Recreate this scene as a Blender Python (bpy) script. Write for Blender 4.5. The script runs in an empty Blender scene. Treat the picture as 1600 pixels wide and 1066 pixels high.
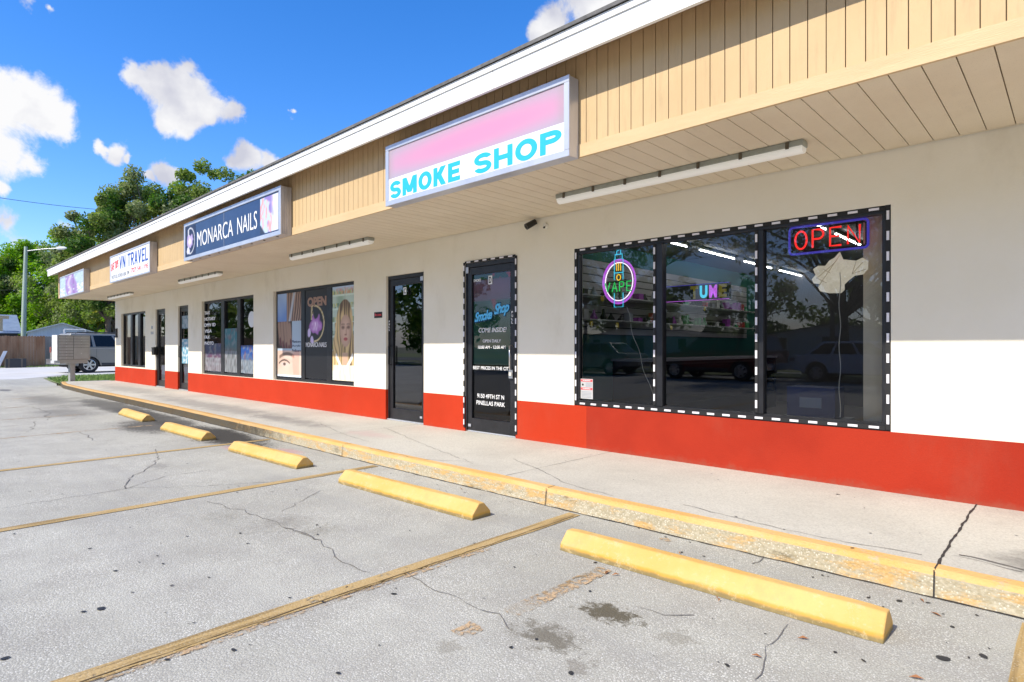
import bpy, bmesh, math, random
from mathutils import Vector, Matrix, noise as mnoise
R = math.radians
C = bpy.context.scene.collection
S = bpy.context.scene
random.seed(7)

# ------------------------------------------------------------------ camera, sky, sun, exposure
FP, CXP, HYP, ANG, EYE = 934.0, 800.0, 542.0, R(43.44), 1.25     # calibrated from the photograph (1600 px wide)
cam = bpy.data.objects.new('camera', bpy.data.cameras.new('camera'))
C.objects.link(cam); S.camera = cam
cam.location = (0, 0, EYE)
cam.rotation_euler = (R(90), 0, ANG)
cam.data.sensor_width = 36.0
cam.data.lens = FP / 1600 * 36
cam.data.shift_y = (HYP - 533) / 1600
cam.data.clip_end = 3000
cam.data.clip_start = 0.05

SUN_EL, SUN_SIDE = R(44.0), R(5.0)          # profile angle from the eave shadow; sun slightly left of square-on
to_sun = Vector((-math.sin(SUN_SIDE) * math.cos(SUN_EL), -math.cos(SUN_SIDE) * math.cos(SUN_EL), math.sin(SUN_EL)))
sun = bpy.data.objects.new('sun', bpy.data.lights.new('sun', 'SUN'))
C.objects.link(sun)
sun.data.energy = 4.5; sun.data.angle = R(0.53); sun.data.color = (1.0, 0.935, 0.81)
sun.rotation_euler = to_sun.to_track_quat('Z', 'Y').to_euler()
sun.location = to_sun * 60

S.view_settings.view_transform = 'Standard'
S.view_settings.look = 'None'
S.view_settings.gamma = 1
S.view_settings.use_curve_mapping = False
S.view_settings.exposure = 0.32
S.render.engine = 'CYCLES'
S.cycles.max_bounces = 8
S.cycles.diffuse_bounces = 4
S.cycles.transparent_max_bounces = 16
S.cycles.use_denoising = True

def ray(x):
    u = (x - CXP) / FP
    return (-math.sin(ANG) + u * math.cos(ANG), math.cos(ANG) + u * math.sin(ANG))
def gnd(x, y, z=0.0):
    q = ray(x); t = (EYE - z) * FP / (y - HYP); return (t * q[0], t * q[1])
def far(x, y, t):
    q = ray(x); return Vector((t * q[0], t * q[1], EYE + t * (HYP - y) / FP))
def pixdir(x, y):
    q = ray(x); return Vector((q[0], q[1], (HYP - y) / FP)).normalized()

# ---- world: Nishita sky with cumulus clouds
W = bpy.data.worlds.new('World'); S.world = W; W.use_nodes = True
nt = W.node_tree; nt.nodes.clear()
def N(t, **k):
    n = nt.nodes.new(t)
    for a, b in k.items(): setattr(n, a, b)
    return n
def LK(a, b): nt.links.new(a, b)
wout = N('ShaderNodeOutputWorld'); wbg = N('ShaderNodeBackground')
sky = N('ShaderNodeTexSky'); sky.sky_type = 'NISHITA'; sky.sun_disc = False
sky.sun_elevation = SUN_EL
sky.sun_rotation = math.atan2(to_sun.x, to_sun.y)
sky.air_density = 1.0; sky.dust_density = 0.25; sky.ozone_density = 3.0
tc = N('ShaderNodeTexCoord')
hs = N('ShaderNodeHueSaturation'); hs.inputs['Saturation'].default_value = 1.34; hs.inputs['Value'].default_value = 1.74
tint = N('ShaderNodeMix', data_type='RGBA', blend_type='MULTIPLY'); tint.inputs['Factor'].default_value = 1; tint.inputs['B'].default_value = (1.04, .99, 1.20, 1)
LK(sky.outputs[0], hs.inputs['Color']); LK(hs.outputs[0], tint.inputs['A'])
n1 = N('ShaderNodeTexNoise'); n1.inputs['Scale'].default_value = 13; n1.inputs['Detail'].default_value = 7; n1.inputs['Roughness'].default_value = 0.62
n1.inputs['Distortion'].default_value = 0.3
LK(tc.outputs['Generated'], n1.inputs['Vector'])
blobs = [(25,170,62),(70,200,46),(5,145,45),(92,205,26),(20,235,48),(58,248,30),(-30,200,90),(35,140,25),
         (285,128,38),(312,150,46),(250,132,36),(212,118,24),(342,162,32),(275,178,30),(360,160,20),(300,185,28),(325,182,22),(290,105,20),
         (180,242,22),(202,252,10),(158,234,14),(445,182,15),(469,187,10),(447,168,8),
         (262,272,22),(240,280,14),(380,252,28),(412,252,22),(358,258,16),(430,262,20),
         (862,28,34),(905,14,48),(955,0,42),(838,46,20),(900,40,26),
         (8,300,22),(20,350,60),(112,350,18),(60,390,60),(160,330,10),
         (55,14,26),(92,26,14),(1050,-160,90),(560,-260,60),(-200,380,120),(-420,260,150)]
nd = N('ShaderNodeTexNoise'); nd.inputs['Scale'].default_value = 7; nd.inputs['Detail'].default_value = 6; nd.inputs['Roughness'].default_value = .65; LK(tc.outputs['Generated'], nd.inputs['Vector'])
ds = N('ShaderNodeVectorMath', operation='SUBTRACT'); LK(nd.outputs['Color'], ds.inputs[0]); ds.inputs[1].default_value = (.5, .5, .5)
dm = N('ShaderNodeVectorMath', operation='MULTIPLY_ADD'); LK(ds.outputs[0], dm.inputs[0]); dm.inputs[1].default_value = (.075, .075, .075); LK(tc.outputs['Generated'], dm.inputs[2])
prev = None
for bx, by, br in blobs:
    d = pixdir(bx, by); rr = (pixdir(bx + br, by) - d).length * (1.22 if bx < 120 else 1.12)
    v = N('ShaderNodeVectorMath', operation='DISTANCE'); v.inputs[1].default_value = d
    LK(dm.outputs[0], v.inputs[0])
    m = N('ShaderNodeMath', operation='MULTIPLY_ADD'); m.inputs[1].default_value = -1 / rr; m.inputs[2].default_value = 1.0
    if br in (26, 14, 60, 18, 10, 15) and (by < 30 or by > 320 or (440 < bx < 480)): m.inputs[2].default_value = 0.55     # thin wisps
    LK(v.outputs['Value'], m.inputs[0])
    if prev is None: prev = m
    else:
        mx = N('ShaderNodeMath', operation='SMOOTH_MAX'); mx.inputs[2].default_value = 0.30
        LK(prev.outputs[0], mx.inputs[0]); LK(m.outputs[0], mx.inputs[1]); prev = mx
na = N('ShaderNodeMath', operation='MULTIPLY_ADD'); na.inputs[1].default_value = 2.5; na.inputs[2].default_value = -1.27
LK(n1.outputs[0], na.inputs[0])
ad = N('ShaderNodeMath', operation='ADD'); LK(prev.outputs[0], ad.inputs[0]); LK(na.outputs[0], ad.inputs[1])
mr = N('ShaderNodeMapRange'); mr.interpolation_type = 'SMOOTHSTEP'
mr.inputs['From Min'].default_value = -0.05; mr.inputs['From Max'].default_value = 0.50
LK(ad.outputs[0], mr.inputs['Value'])
# general cloud banks elsewhere round the horizon (seen only in the glass)
n2 = N('ShaderNodeTexNoise'); n2.inputs['Scale'].default_value = 3.2; n2.inputs['Detail'].default_value = 8; n2.inputs['Roughness'].default_value = .6
LK(tc.outputs['Generated'], n2.inputs['Vector'])
sx = N('ShaderNodeSeparateXYZ'); LK(tc.outputs['Generated'], sx.inputs[0])
bk = N('ShaderNodeMapRange'); bk.inputs['From Min'].default_value = 0.0; bk.inputs['From Max'].default_value = -0.35; LK(sx.outputs['Y'], bk.inputs['Value'])
m2 = N('ShaderNodeMapRange'); m2.interpolation_type = 'SMOOTHSTEP'; m2.inputs['From Min'].default_value = .42; m2.inputs['From Max'].default_value = .62
LK(n2.outputs[0], m2.inputs['Value'])
m3 = N('ShaderNodeMath', operation='MULTIPLY'); LK(m2.outputs[0], m3.inputs[0]); LK(bk.outputs[0], m3.inputs[1])
mm = N('ShaderNodeMath', operation='MAXIMUM'); LK(mr.outputs[0], mm.inputs[0]); LK(m3.outputs[0], mm.inputs[1])
n3 = N('ShaderNodeTexNoise'); n3.inputs['Scale'].default_value = 10; n3.inputs['Detail'].default_value = 5
LK(tc.outputs['Generated'], n3.inputs['Vector'])
cr = N('ShaderNodeValToRGB')
cr.color_ramp.elements[0].position = .38; cr.color_ramp.elements[0].color = (5.0, 5.1, 5.9, 1)
cr.color_ramp.elements[1].position = .58; cr.color_ramp.elements[1].color = (7.8, 7.8, 7.9, 1)
LK(n3.outputs[0], cr.inputs[0])
mixc = N('ShaderNodeMix', data_type='RGBA'); LK(mm.outputs[0], mixc.inputs['Factor']); LK(tint.outputs['Result'], mixc.inputs['A']); LK(cr.outputs[0], mixc.inputs['B'])
LK(mixc.outputs['Result'], wbg.inputs['Color'])
wbg.inputs['Strength'].default_value = 0.10
LK(wbg.outputs[0], wout.inputs[0])

# ------------------------------------------------------------------ materials
MATS = {}
def mat(name, col, rough=.7, metal=0., col2=None, scale=4., detail=6, bump=0., bscale=60., spec=.5, emit=None, estr=0., contrast=(.35, .65), stretch=None, alpha=None):
    m = bpy.data.materials.new(name); m.use_nodes = True; t = m.node_tree; b = t.nodes['Principled BSDF']
    b.inputs['Roughness'].default_value = rough; b.inputs['Metallic'].default_value = metal
    b.inputs['Specular IOR Level'].default_value = spec
    b.inputs['Base Color'].default_value = (*col, 1)
    co = t.nodes.new('ShaderNodeTexCoord'); vec = co.outputs['Object']
    if stretch:
        mp = t.nodes.new('ShaderNodeMapping'); mp.inputs['Scale'].default_value = stretch
        t.links.new(vec, mp.inputs[0]); vec = mp.outputs[0]
    if col2:
        n = t.nodes.new('ShaderNodeTexNoise'); n.inputs['Scale'].default_value = scale; n.inputs['Detail'].default_value = detail; n.inputs['Roughness'].default_value = .6
        t.links.new(vec, n.inputs['Vector'])
        r = t.nodes.new('ShaderNodeValToRGB'); r.color_ramp.elements[0].position = contrast[0]; r.color_ramp.elements[1].position = contrast[1]
        r.color_ramp.elements[0].color = (*col, 1); r.color_ramp.elements[1].color = (*col2, 1)
        t.links.new(n.outputs[0], r.inputs[0]); t.links.new(r.outputs[0], b.inputs['Base Color'])
    if bump:
        n = t.nodes.new('ShaderNodeTexNoise'); n.inputs['Scale'].default_value = bscale; n.inputs['Detail'].default_value = 5
        t.links.new(vec, n.inputs['Vector'])
        bp = t.nodes.new('ShaderNodeBump'); bp.inputs['Strength'].default_value = bump; bp.inputs['Distance'].default_value = .01
        t.links.new(n.outputs[0], bp.inputs['Height']); t.links.new(bp.outputs[0], b.inputs['Normal'])
    if emit:
        b.inputs['Emission Color'].default_value = (*emit, 1); b.inputs['Emission Strength'].default_value = estr
    MATS[name] = m
    return m
class G:      # small graph helper for one material
    def __init__(s, m):
        s.t = m.node_tree; s.b = s.t.nodes['Principled BSDF']; s.co = s.t.nodes.new('ShaderNodeTexCoord').outputs['Object']
    def n(s, typ, **k):
        x = s.t.nodes.new(typ)
        for a, b in k.items(): setattr(x, a, b)
        return x
    def l(s, a, b): s.t.links.new(a, b)
    def mapv(s, scale, loc=(0, 0, 0), rot=(0, 0, 0)):
        mp = s.n('ShaderNodeMapping'); mp.inputs['Scale'].default_value = scale; mp.inputs['Location'].default_value = loc; mp.inputs['Rotation'].default_value = rot
        s.l(s.co, mp.inputs[0]); return mp.outputs[0]
    def noise(s, scale, detail=5, rough=.55, vec=None):
        x = s.n('ShaderNodeTexNoise'); x.inputs['Scale'].default_value = scale; x.inputs['Detail'].default_value = detail; x.inputs['Roughness'].default_value = rough
        s.l(vec or s.co, x.inputs['Vector']); return x.outputs[0]
    def voro(s, scale, vec=None, feature='F1', out='Distance'):
        x = s.n('ShaderNodeTexVoronoi', feature=feature); x.inputs['Scale'].default_value = scale; s.l(vec or s.co, x.inputs['Vector']); return x.outputs[out]
    def rng(s, v, a, b, c=0., d=1., smooth=True):
        x = s.n('ShaderNodeMapRange'); x.interpolation_type = 'SMOOTHSTEP' if smooth else 'LINEAR'
        x.inputs['From Min'].default_value = a; x.inputs['From Max'].default_value = b; x.inputs['To Min'].default_value = c; x.inputs['To Max'].default_value = d
        s.l(v, x.inputs['Value']); return x.outputs[0]
    def m(s, op, a, b, c=None):
        x = s.n('ShaderNodeMath', operation=op)
        for i, v in enumerate((a, b, c)):
            if v is None: continue
            if isinstance(v, (int, float)): x.inputs[i].default_value = v
            else: s.l(v, x.inputs[i])
        return x.outputs[0]
    def mix(s, f, a, b, mode='MIX'):
        x = s.n('ShaderNodeMix', data_type='RGBA', blend_type=mode)
        for k, v in (('Factor', f), ('A', a), ('B', b)):
            if isinstance(v, (int, float)): x.inputs[k].default_value = v
            elif isinstance(v, tuple): x.inputs[k].default_value = (*v, 1)
            else: s.l(v, x.inputs[k])
        return x.outputs['Result']
    def dist(s, c, sc=(1, 1, 1)):
        # elliptical distance to a point, wobbled by noise
        v = s.n('ShaderNodeVectorMath', operation='SUBTRACT'); s.l(s.co, v.inputs[0]); v.inputs[1].default_value = c
        w = s.n('ShaderNodeVectorMath', operation='MULTIPLY'); s.l(v.outputs[0], w.inputs[0]); w.inputs[1].default_value = sc
        z = s.n('ShaderNodeVectorMath', operation='LENGTH'); s.l(w.outputs[0], z.inputs[0]); return z.outputs['Value']
    def bump(s, h, strength=.5, dist=.01):
        x = s.n('ShaderNodeBump'); x.inputs['Strength'].default_value = strength; x.inputs['Distance'].default_value = dist
        s.l(h, x.inputs['Height']); s.l(x.outputs[0], s.b.inputs['Normal'])

def asphalt_mat():
    m = mat('asphalt', (.4, .4, .39), .9); g = G(m)
    big = g.noise(.5, 6, .6); mid = g.noise(3.2, 6, .65); fine = g.noise(160, 3, .7)
    base = g.mix(g.rng(big, .35, .68), (.44, .43, .37), (.57, .56, .49))
    base = g.mix(g.rng(mid, .38, .7, 0, .5), base, (.33, .31, .275))
    base = g.mix(g.rng(fine, .35, .62, .0, .75), base, (.24, .23, .205))
    v = g.voro(98); base = g.mix(g.m('MULTIPLY', g.rng(v, .38, .22, 0, .85), g.rng(g.noise(1.7, 5, .6), .35, .65, .35, 1.)), base, (.74, .73, .67))         # pale aggregate
    v2 = g.voro(130, g.mapv((1, 1, 1), (3.1, 1.7, 0))); base = g.mix(g.rng(v2, .24, .12, 0, .7), base, (.15, .14, .12))
    v3 = g.voro(38, g.mapv((1, 1, 1), (9.1, 4.7, 0))); base = g.mix(g.rng(v3, .15, .10, 0, .7), base, (.70, .69, .66))
    streak = g.noise(1.0, 6, .6, g.mapv((.25, 2.2, 1)))
    base = g.mix(g.rng(streak, .45, .75, 0, .4), base, (.27, .265, .26))
    wob = g.noise(15, 8, .8); wob2 = g.noise(1.6, 6, .7); wobm = g.m('ADD', g.m('MULTIPLY', wob2, .45), g.m('MULTIPLY', g.noise(30, 6, .85, g.mapv((.6, 1, 1))), .55))
    # oil and tyre stains, each where it lies on the lot
    for c, sc, a, b, col, k in [
        ((-1.60, 2.35, 0), (4.2, 7, 1), .75, .45, (.085, .07, .04), .92), ((-1.66, 1.98, 0), (3.6, 6, 1), .75, .3, (.11, .095, .065), .75),
        ((-1.42, 1.88, 0), (9, 9, 1), .6, .45, (.17, .15, .12), .5), ((-1.25, 2.35, 0), (7, 8, 1), .6, .4, (.2, .18, .14), .45), ((-1.9, 1.63, 0), (9, 9, 1), .6, .4, (.2, .18, .14), .45),
        ((-4.1, 1.95, 0), (2.2, 2.2, 1), .8, -.3, (.18, .165, .14), .55), ((-3.75, 2.05, 0), (4, 4, 1), .7, -.1, (.18, .165, .13), .5), ((-4.55, 1.75, 0), (2.4, 3.2, 1), .8, -.3, (.2, .185, .15), .45),
        ((-8.9, 3.25, 0), (.6, 2.6, 1), 1.12, .75, (.030, .027, .023), .97), ((-10.6, 2.95, 0), (.8, 1.8, 1), 1.0, .7, (.05, .047, .042), .85),
        ((-12.0, 3.35, 0), (.35, 2.8, 1), 1.0, .7, (.05, .047, .042), .85), ((-14.5, 3.35, 0), (.28, 2.2, 1), 1.0, .7, (.06, .057, .052), .8),
        ((-14.0, 2.4, 0), (.5, 1.2, 1), .9, .2, (.11, .105, .1), .6), ((-7.0, 2.0, 0), (3, 6, 1), .8, .3, (.17, .16, .15), .5), ((-17.5, 2.7, 0), (.3, 1.4, 1), .9, .2, (.10, .095, .09), .6),
        ((-22.4, 2.45, 0), (1.0, 3.5, 1), .6, .5, (.10, .10, .11), .8)]:
        d = g.dist(c, sc)
        w = g.m('MULTIPLY_ADD', wob if sc[0] > 1.5 else wobm, 3.0, g.m('SUBTRACT', d, 1.5))
        base = g.mix(g.rng(w, a, b * .8, 0, k), base, col)
    for c, sc in [((-6.85, 3.35, 0), (1.6, 4, 1)), ((-7.6, 3.0, 0), (2.4, 4, 1))]:
        d = g.dist(c, sc); w = g.m('MULTIPLY_ADD', wob, 1.1, g.m('SUBTRACT', d, .55)); base = g.mix(g.rng(w, .6, .2, 0, .5), base, (.5, .24, .24))
    g.l(base, g.b.inputs['Base Color'])
    g.bump(g.m('ADD', g.m('MULTIPLY', v, .7), g.m('MULTIPLY', fine, .8)), .55, .006)
    return m
def paint_line_mat(name, c1, c2, wear=.55):
    m = mat(name, c1, .85); g = G(m)
    n = g.noise(30, 6, .7); n2 = g.noise(3, 5, .6); v = g.voro(75)
    b = g.mix(g.rng(n2, .3, .7), c1, c2)
    b = g.mix(g.rng(g.noise(1, 4, .6, g.mapv((14, .7, 1))), .52, .6, 0, .6), b, (.17, .11, .04))      # dark seam running along the stripe
    g.l(g.m('SUBTRACT', 1.0, g.rng(g.m('MULTIPLY_ADD', n2, .45, g.m('MULTIPLY', n, .7)), wear, wear + .10, 0, .92)), g.b.inputs['Alpha'])
    b = g.mix(g.rng(v, .3, .2, 0, .35), b, (.62, .56, .42))
    g.l(b, g.b.inputs['Base Color']); g.bump(v, .5, .004); return m
def sidewalk_mat():
    m = mat('sidewalk_concrete', (.5, .49, .46), .85); g = G(m)
    b = g.mix(g.rng(g.noise(.8, 6, .6), .35, .65), (.47, .45, .395), (.56, .54, .475))
    b = g.mix(g.rng(g.noise(70, 5, .8), .42, .66, 0, .55), b, (.30, .28, .24)); b = g.mix(g.rng(g.voro(95, g.mapv((1, 1, 1), (5, 2, 0))), .2, .1, 0, .5), b, (.72, .70, .64))
    b = g.mix(g.rng(g.noise(9, 6, .7), .5, .8, 0, .35), b, (.34, .32, .29))
    v = g.voro(110); b = g.mix(g.rng(v, .2, .12, 0, .3), b, (.25, .24, .22))
    wob = g.noise(3.5, 6, .7)
    for c, sc, k, col in [((-.05, 4.05, .13), (2.4, 2.2, 0), .72, (.12, .115, .105)), ((.9, 4.2, .13), (.8, 1.4, 0), .6, (.16, .15, .14)), ((-12, 4.3, .13), (.16, 1.7, 0), .6, (.2, .19, .18)),
                     ((-8.7, 4.25, .13), (.45, 2.4, 0), .5, (.2, .19, .18)), ((-18, 4.5, .13), (.2, 1.4, 0), .5, (.22, .21, .2)), ((-6.6, 4.3, .13), (1.3, 3, 0), .5, (.5, .35, .33))]:
        d = g.dist(c, sc); w = g.m('MULTIPLY_ADD', wob, 1.3, g.m('SUBTRACT', d, .65)); b = g.mix(g.rng(w, .75, .2, 0, k), b, col)
    g.l(b, g.b.inputs['Base Color']); g.bump(g.noise(120, 4, .7), .25, .004); return m
def kerb_mat(top):
    m = mat('kerb_yellow_paint' if top else 'kerb_aggregate', (.6, .5, .3), .85); g = G(m)
    v = g.voro(60)
    agg = g.mix(g.rng(g.noise(40, 4, .7), .35, .7), (.37, .315, .205), (.50, .44, .315))
    agg = g.mix(g.rng(v, .3, .2, 0, .8), agg, (.68, .63, .50))
    agg = g.mix(g.rng(g.noise(5, 7, .8, g.mapv((.6, 1, 2))), .47, .6, 0, .8), agg, (.58, .34, .10))
    agg = g.mix(g.rng(g.noise(2.3, 6, .75, g.mapv((1, 1, 3), (4, 2, 1))), .55, .72, 0, .8), agg, (.11, .085, .045))
    pa = g.mix(g.rng(g.noise(2, 5, .6), .35, .65), (.66, .37, .11), (.68, .42, .17))
    pa = g.mix(g.rng(g.noise(12, 7, .85), .54, .66, 0, .8), pa, (.47, .38, .26))
    b = pa if top else agg
    # the far stretch of the kerb has gone black with tyre dust and mould
    x = g.n('ShaderNodeSeparateXYZ'); g.l(g.co, x.inputs[0])
    w = g.m('MULTIPLY_ADD', g.noise(5, 6, .7), 5.0, x.outputs[0])
    b = g.mix(g.rng(w, -4.2, -6.8, 0, .35 if top else .9), b, (.22, .16, .08) if top else (.045, .035, .02))
    g.l(b, g.b.inputs['Base Color']); g.bump(v, .6, .006); return m
def stop_mat():
    m = mat('wheel_stop_yellow', (.8, .5, .12), .7); g = G(m)
    b = g.mix(g.rng(g.noise(3, 5, .6), .35, .65), (.62, .365, .095), (.66, .42, .14))
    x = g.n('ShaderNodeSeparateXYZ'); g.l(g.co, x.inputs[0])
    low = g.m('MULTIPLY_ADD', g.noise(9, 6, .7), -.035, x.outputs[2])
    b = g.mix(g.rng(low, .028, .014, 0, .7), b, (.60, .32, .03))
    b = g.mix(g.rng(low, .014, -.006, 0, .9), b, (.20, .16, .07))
    b = g.mix(g.rng(g.noise(11, 8, .9), .55, .59, 0, .6), b, (.58, .45, .24))
    b = g.mix(g.rng(g.noise(4, 7, .8, g.mapv((1, 1, 1), (5, 5, 5))), .50, .68, 0, .45), b, (.45, .32, .13))
    g.l(b, g.b.inputs['Base Color']); g.bump(g.noise(60, 5, .7), .35, .006); return m
def wall_mat(name, c1, c2, dirt, k=.35):
    m = mat(name, c1, .9, spec=.2); g = G(m)
    b = g.mix(g.rng(g.noise(.9, 6, .6), .35, .65), c1, c2)
    st = g.noise(1.3, 6, .65, g.mapv((1, 1, .5)))
    b = g.mix(g.rng(st, .52, .8, 0, k), b, dirt)
    b = g.mix(g.rng(g.noise(22, 5, .8), .66, .72, 0, .12), b, dirt)
    x = g.n('ShaderNodeSeparateXYZ'); g.l(g.co, x.inputs[0])
    b = g.mix(g.rng(g.m('MULTIPLY_ADD', g.noise(7, 6, .8), .22, x.outputs[2]), .30, .21, 0, k * 1.6), b, dirt)
    g.l(b, g.b.inputs['Base Color']); g.bump(g.m('ADD', g.noise(70, 5, .65), g.m('MULTIPLY', g.noise(6, 3, .5), 2.)), .22, .006); return m
def soffit_mat():
    m = mat('soffit_vinyl', (.72, .64, .52), .6); g = G(m)
    b = g.mix(g.rng(g.noise(1.5, 6, .6), .35, .7), (.76, .665, .505), (.71, .61, .455))
    b = g.mix(g.rng(g.voro(85), .2, .12, 0, .35), b, (.30, .25, .19))
    b = g.mix(g.rng(g.noise(2.2, 6, .7, g.mapv((3, .6, 1))), .55, .8, 0, .35), b, (.42, .35, .27))
    g.l(b, g.b.inputs['Base Color']); return m
def siding_mat():
    m = mat('siding_tan', (.7, .47, .24), .7); g = G(m)
    b = g.mix(g.rng(g.noise(1.4, 6, .6), .35, .7), (.60, .43, .23), (.55, .385, .20))
    b = g.mix(g.rng(g.noise(2, 6, .7, g.mapv((8, 1, .8))), .50, .72, 0, .42), b, (.42, .29, .16))
    b = g.mix(g.rng(g.noise(30, 6, .8), .64, .72, 0, .25), b, (.40, .29, .18))
    g.l(b, g.b.inputs['Base Color']); g.bump(g.noise(30, 5, .7, g.mapv((4, 1, .5))), .25, .004); return m
def glass_mat(name, tint, ior=1.6, rough=0.):
    m = bpy.data.materials.new(name); m.use_nodes = True; t = m.node_tree; t.nodes.clear()
    o = t.nodes.new('ShaderNodeOutputMaterial'); mx = t.nodes.new('ShaderNodeMixShader'); tr = t.nodes.new('ShaderNodeBsdfTransparent'); gl = t.nodes.new('ShaderNodeBsdfGlossy'); fr = t.nodes.new('ShaderNodeFresnel')
    fr.inputs['IOR'].default_value = ior; gl.inputs['Roughness'].default_value = rough; gl.inputs['Color'].default_value = (.95, .96, 1, 1); tr.inputs['Color'].default_value = (*tint, 1)
    t.links.new(fr.outputs[0], mx.inputs[0]); t.links.new(tr.outputs[0], mx.inputs[1]); t.links.new(gl.outputs[0], mx.inputs[2]); t.links.new(mx.outputs[0], o.inputs[0]); return m
def leaf_mat(name, c1, c2):
    m = mat(name, c1, .55, col2=c2, scale=.9, detail=3); t = m.node_tree; b = t.nodes['Principled BSDF']
    b.inputs['Specular IOR Level'].default_value = .25
    tl = t.nodes.new('ShaderNodeBsdfTranslucent'); mx = t.nodes.new('ShaderNodeMixShader'); mx.inputs[0].default_value = .42
    src = b.inputs['Base Color'].links[0].from_socket
    h = t.nodes.new('ShaderNodeHueSaturation'); h.inputs['Saturation'].default_value = 1.15; h.inputs['Value'].default_value = 1.5; t.links.new(src, h.inputs['Color'])
    t.links.new(h.outputs[0], tl.inputs['Color'])
    o = t.nodes['Material Output']; t.links.new(b.outputs[0], mx.inputs[1]); t.links.new(tl.outputs[0], mx.inputs[2]); t.links.new(mx.outputs[0], o.inputs[0]); return m
def vcol_mat(name, rough=.45, emit=0.):
    m = mat(name, (1, 1, 1), rough); t = m.node_tree; a = t.nodes.new('ShaderNodeVertexColor'); a.layer_name = 'paint'
    mu = t.nodes.new('ShaderNodeMix'); mu.data_type = 'RGBA'; mu.blend_type = 'MULTIPLY'; mu.inputs['Factor'].default_value = 1; k = emit or 1.; mu.inputs['B'].default_value = (k, k, k, 1); t.links.new(a.outputs['Color'], mu.inputs['A'])
    t.links.new(mu.outputs['Result'], t.nodes['Principled BSDF'].inputs['Base Color']); return m

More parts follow.
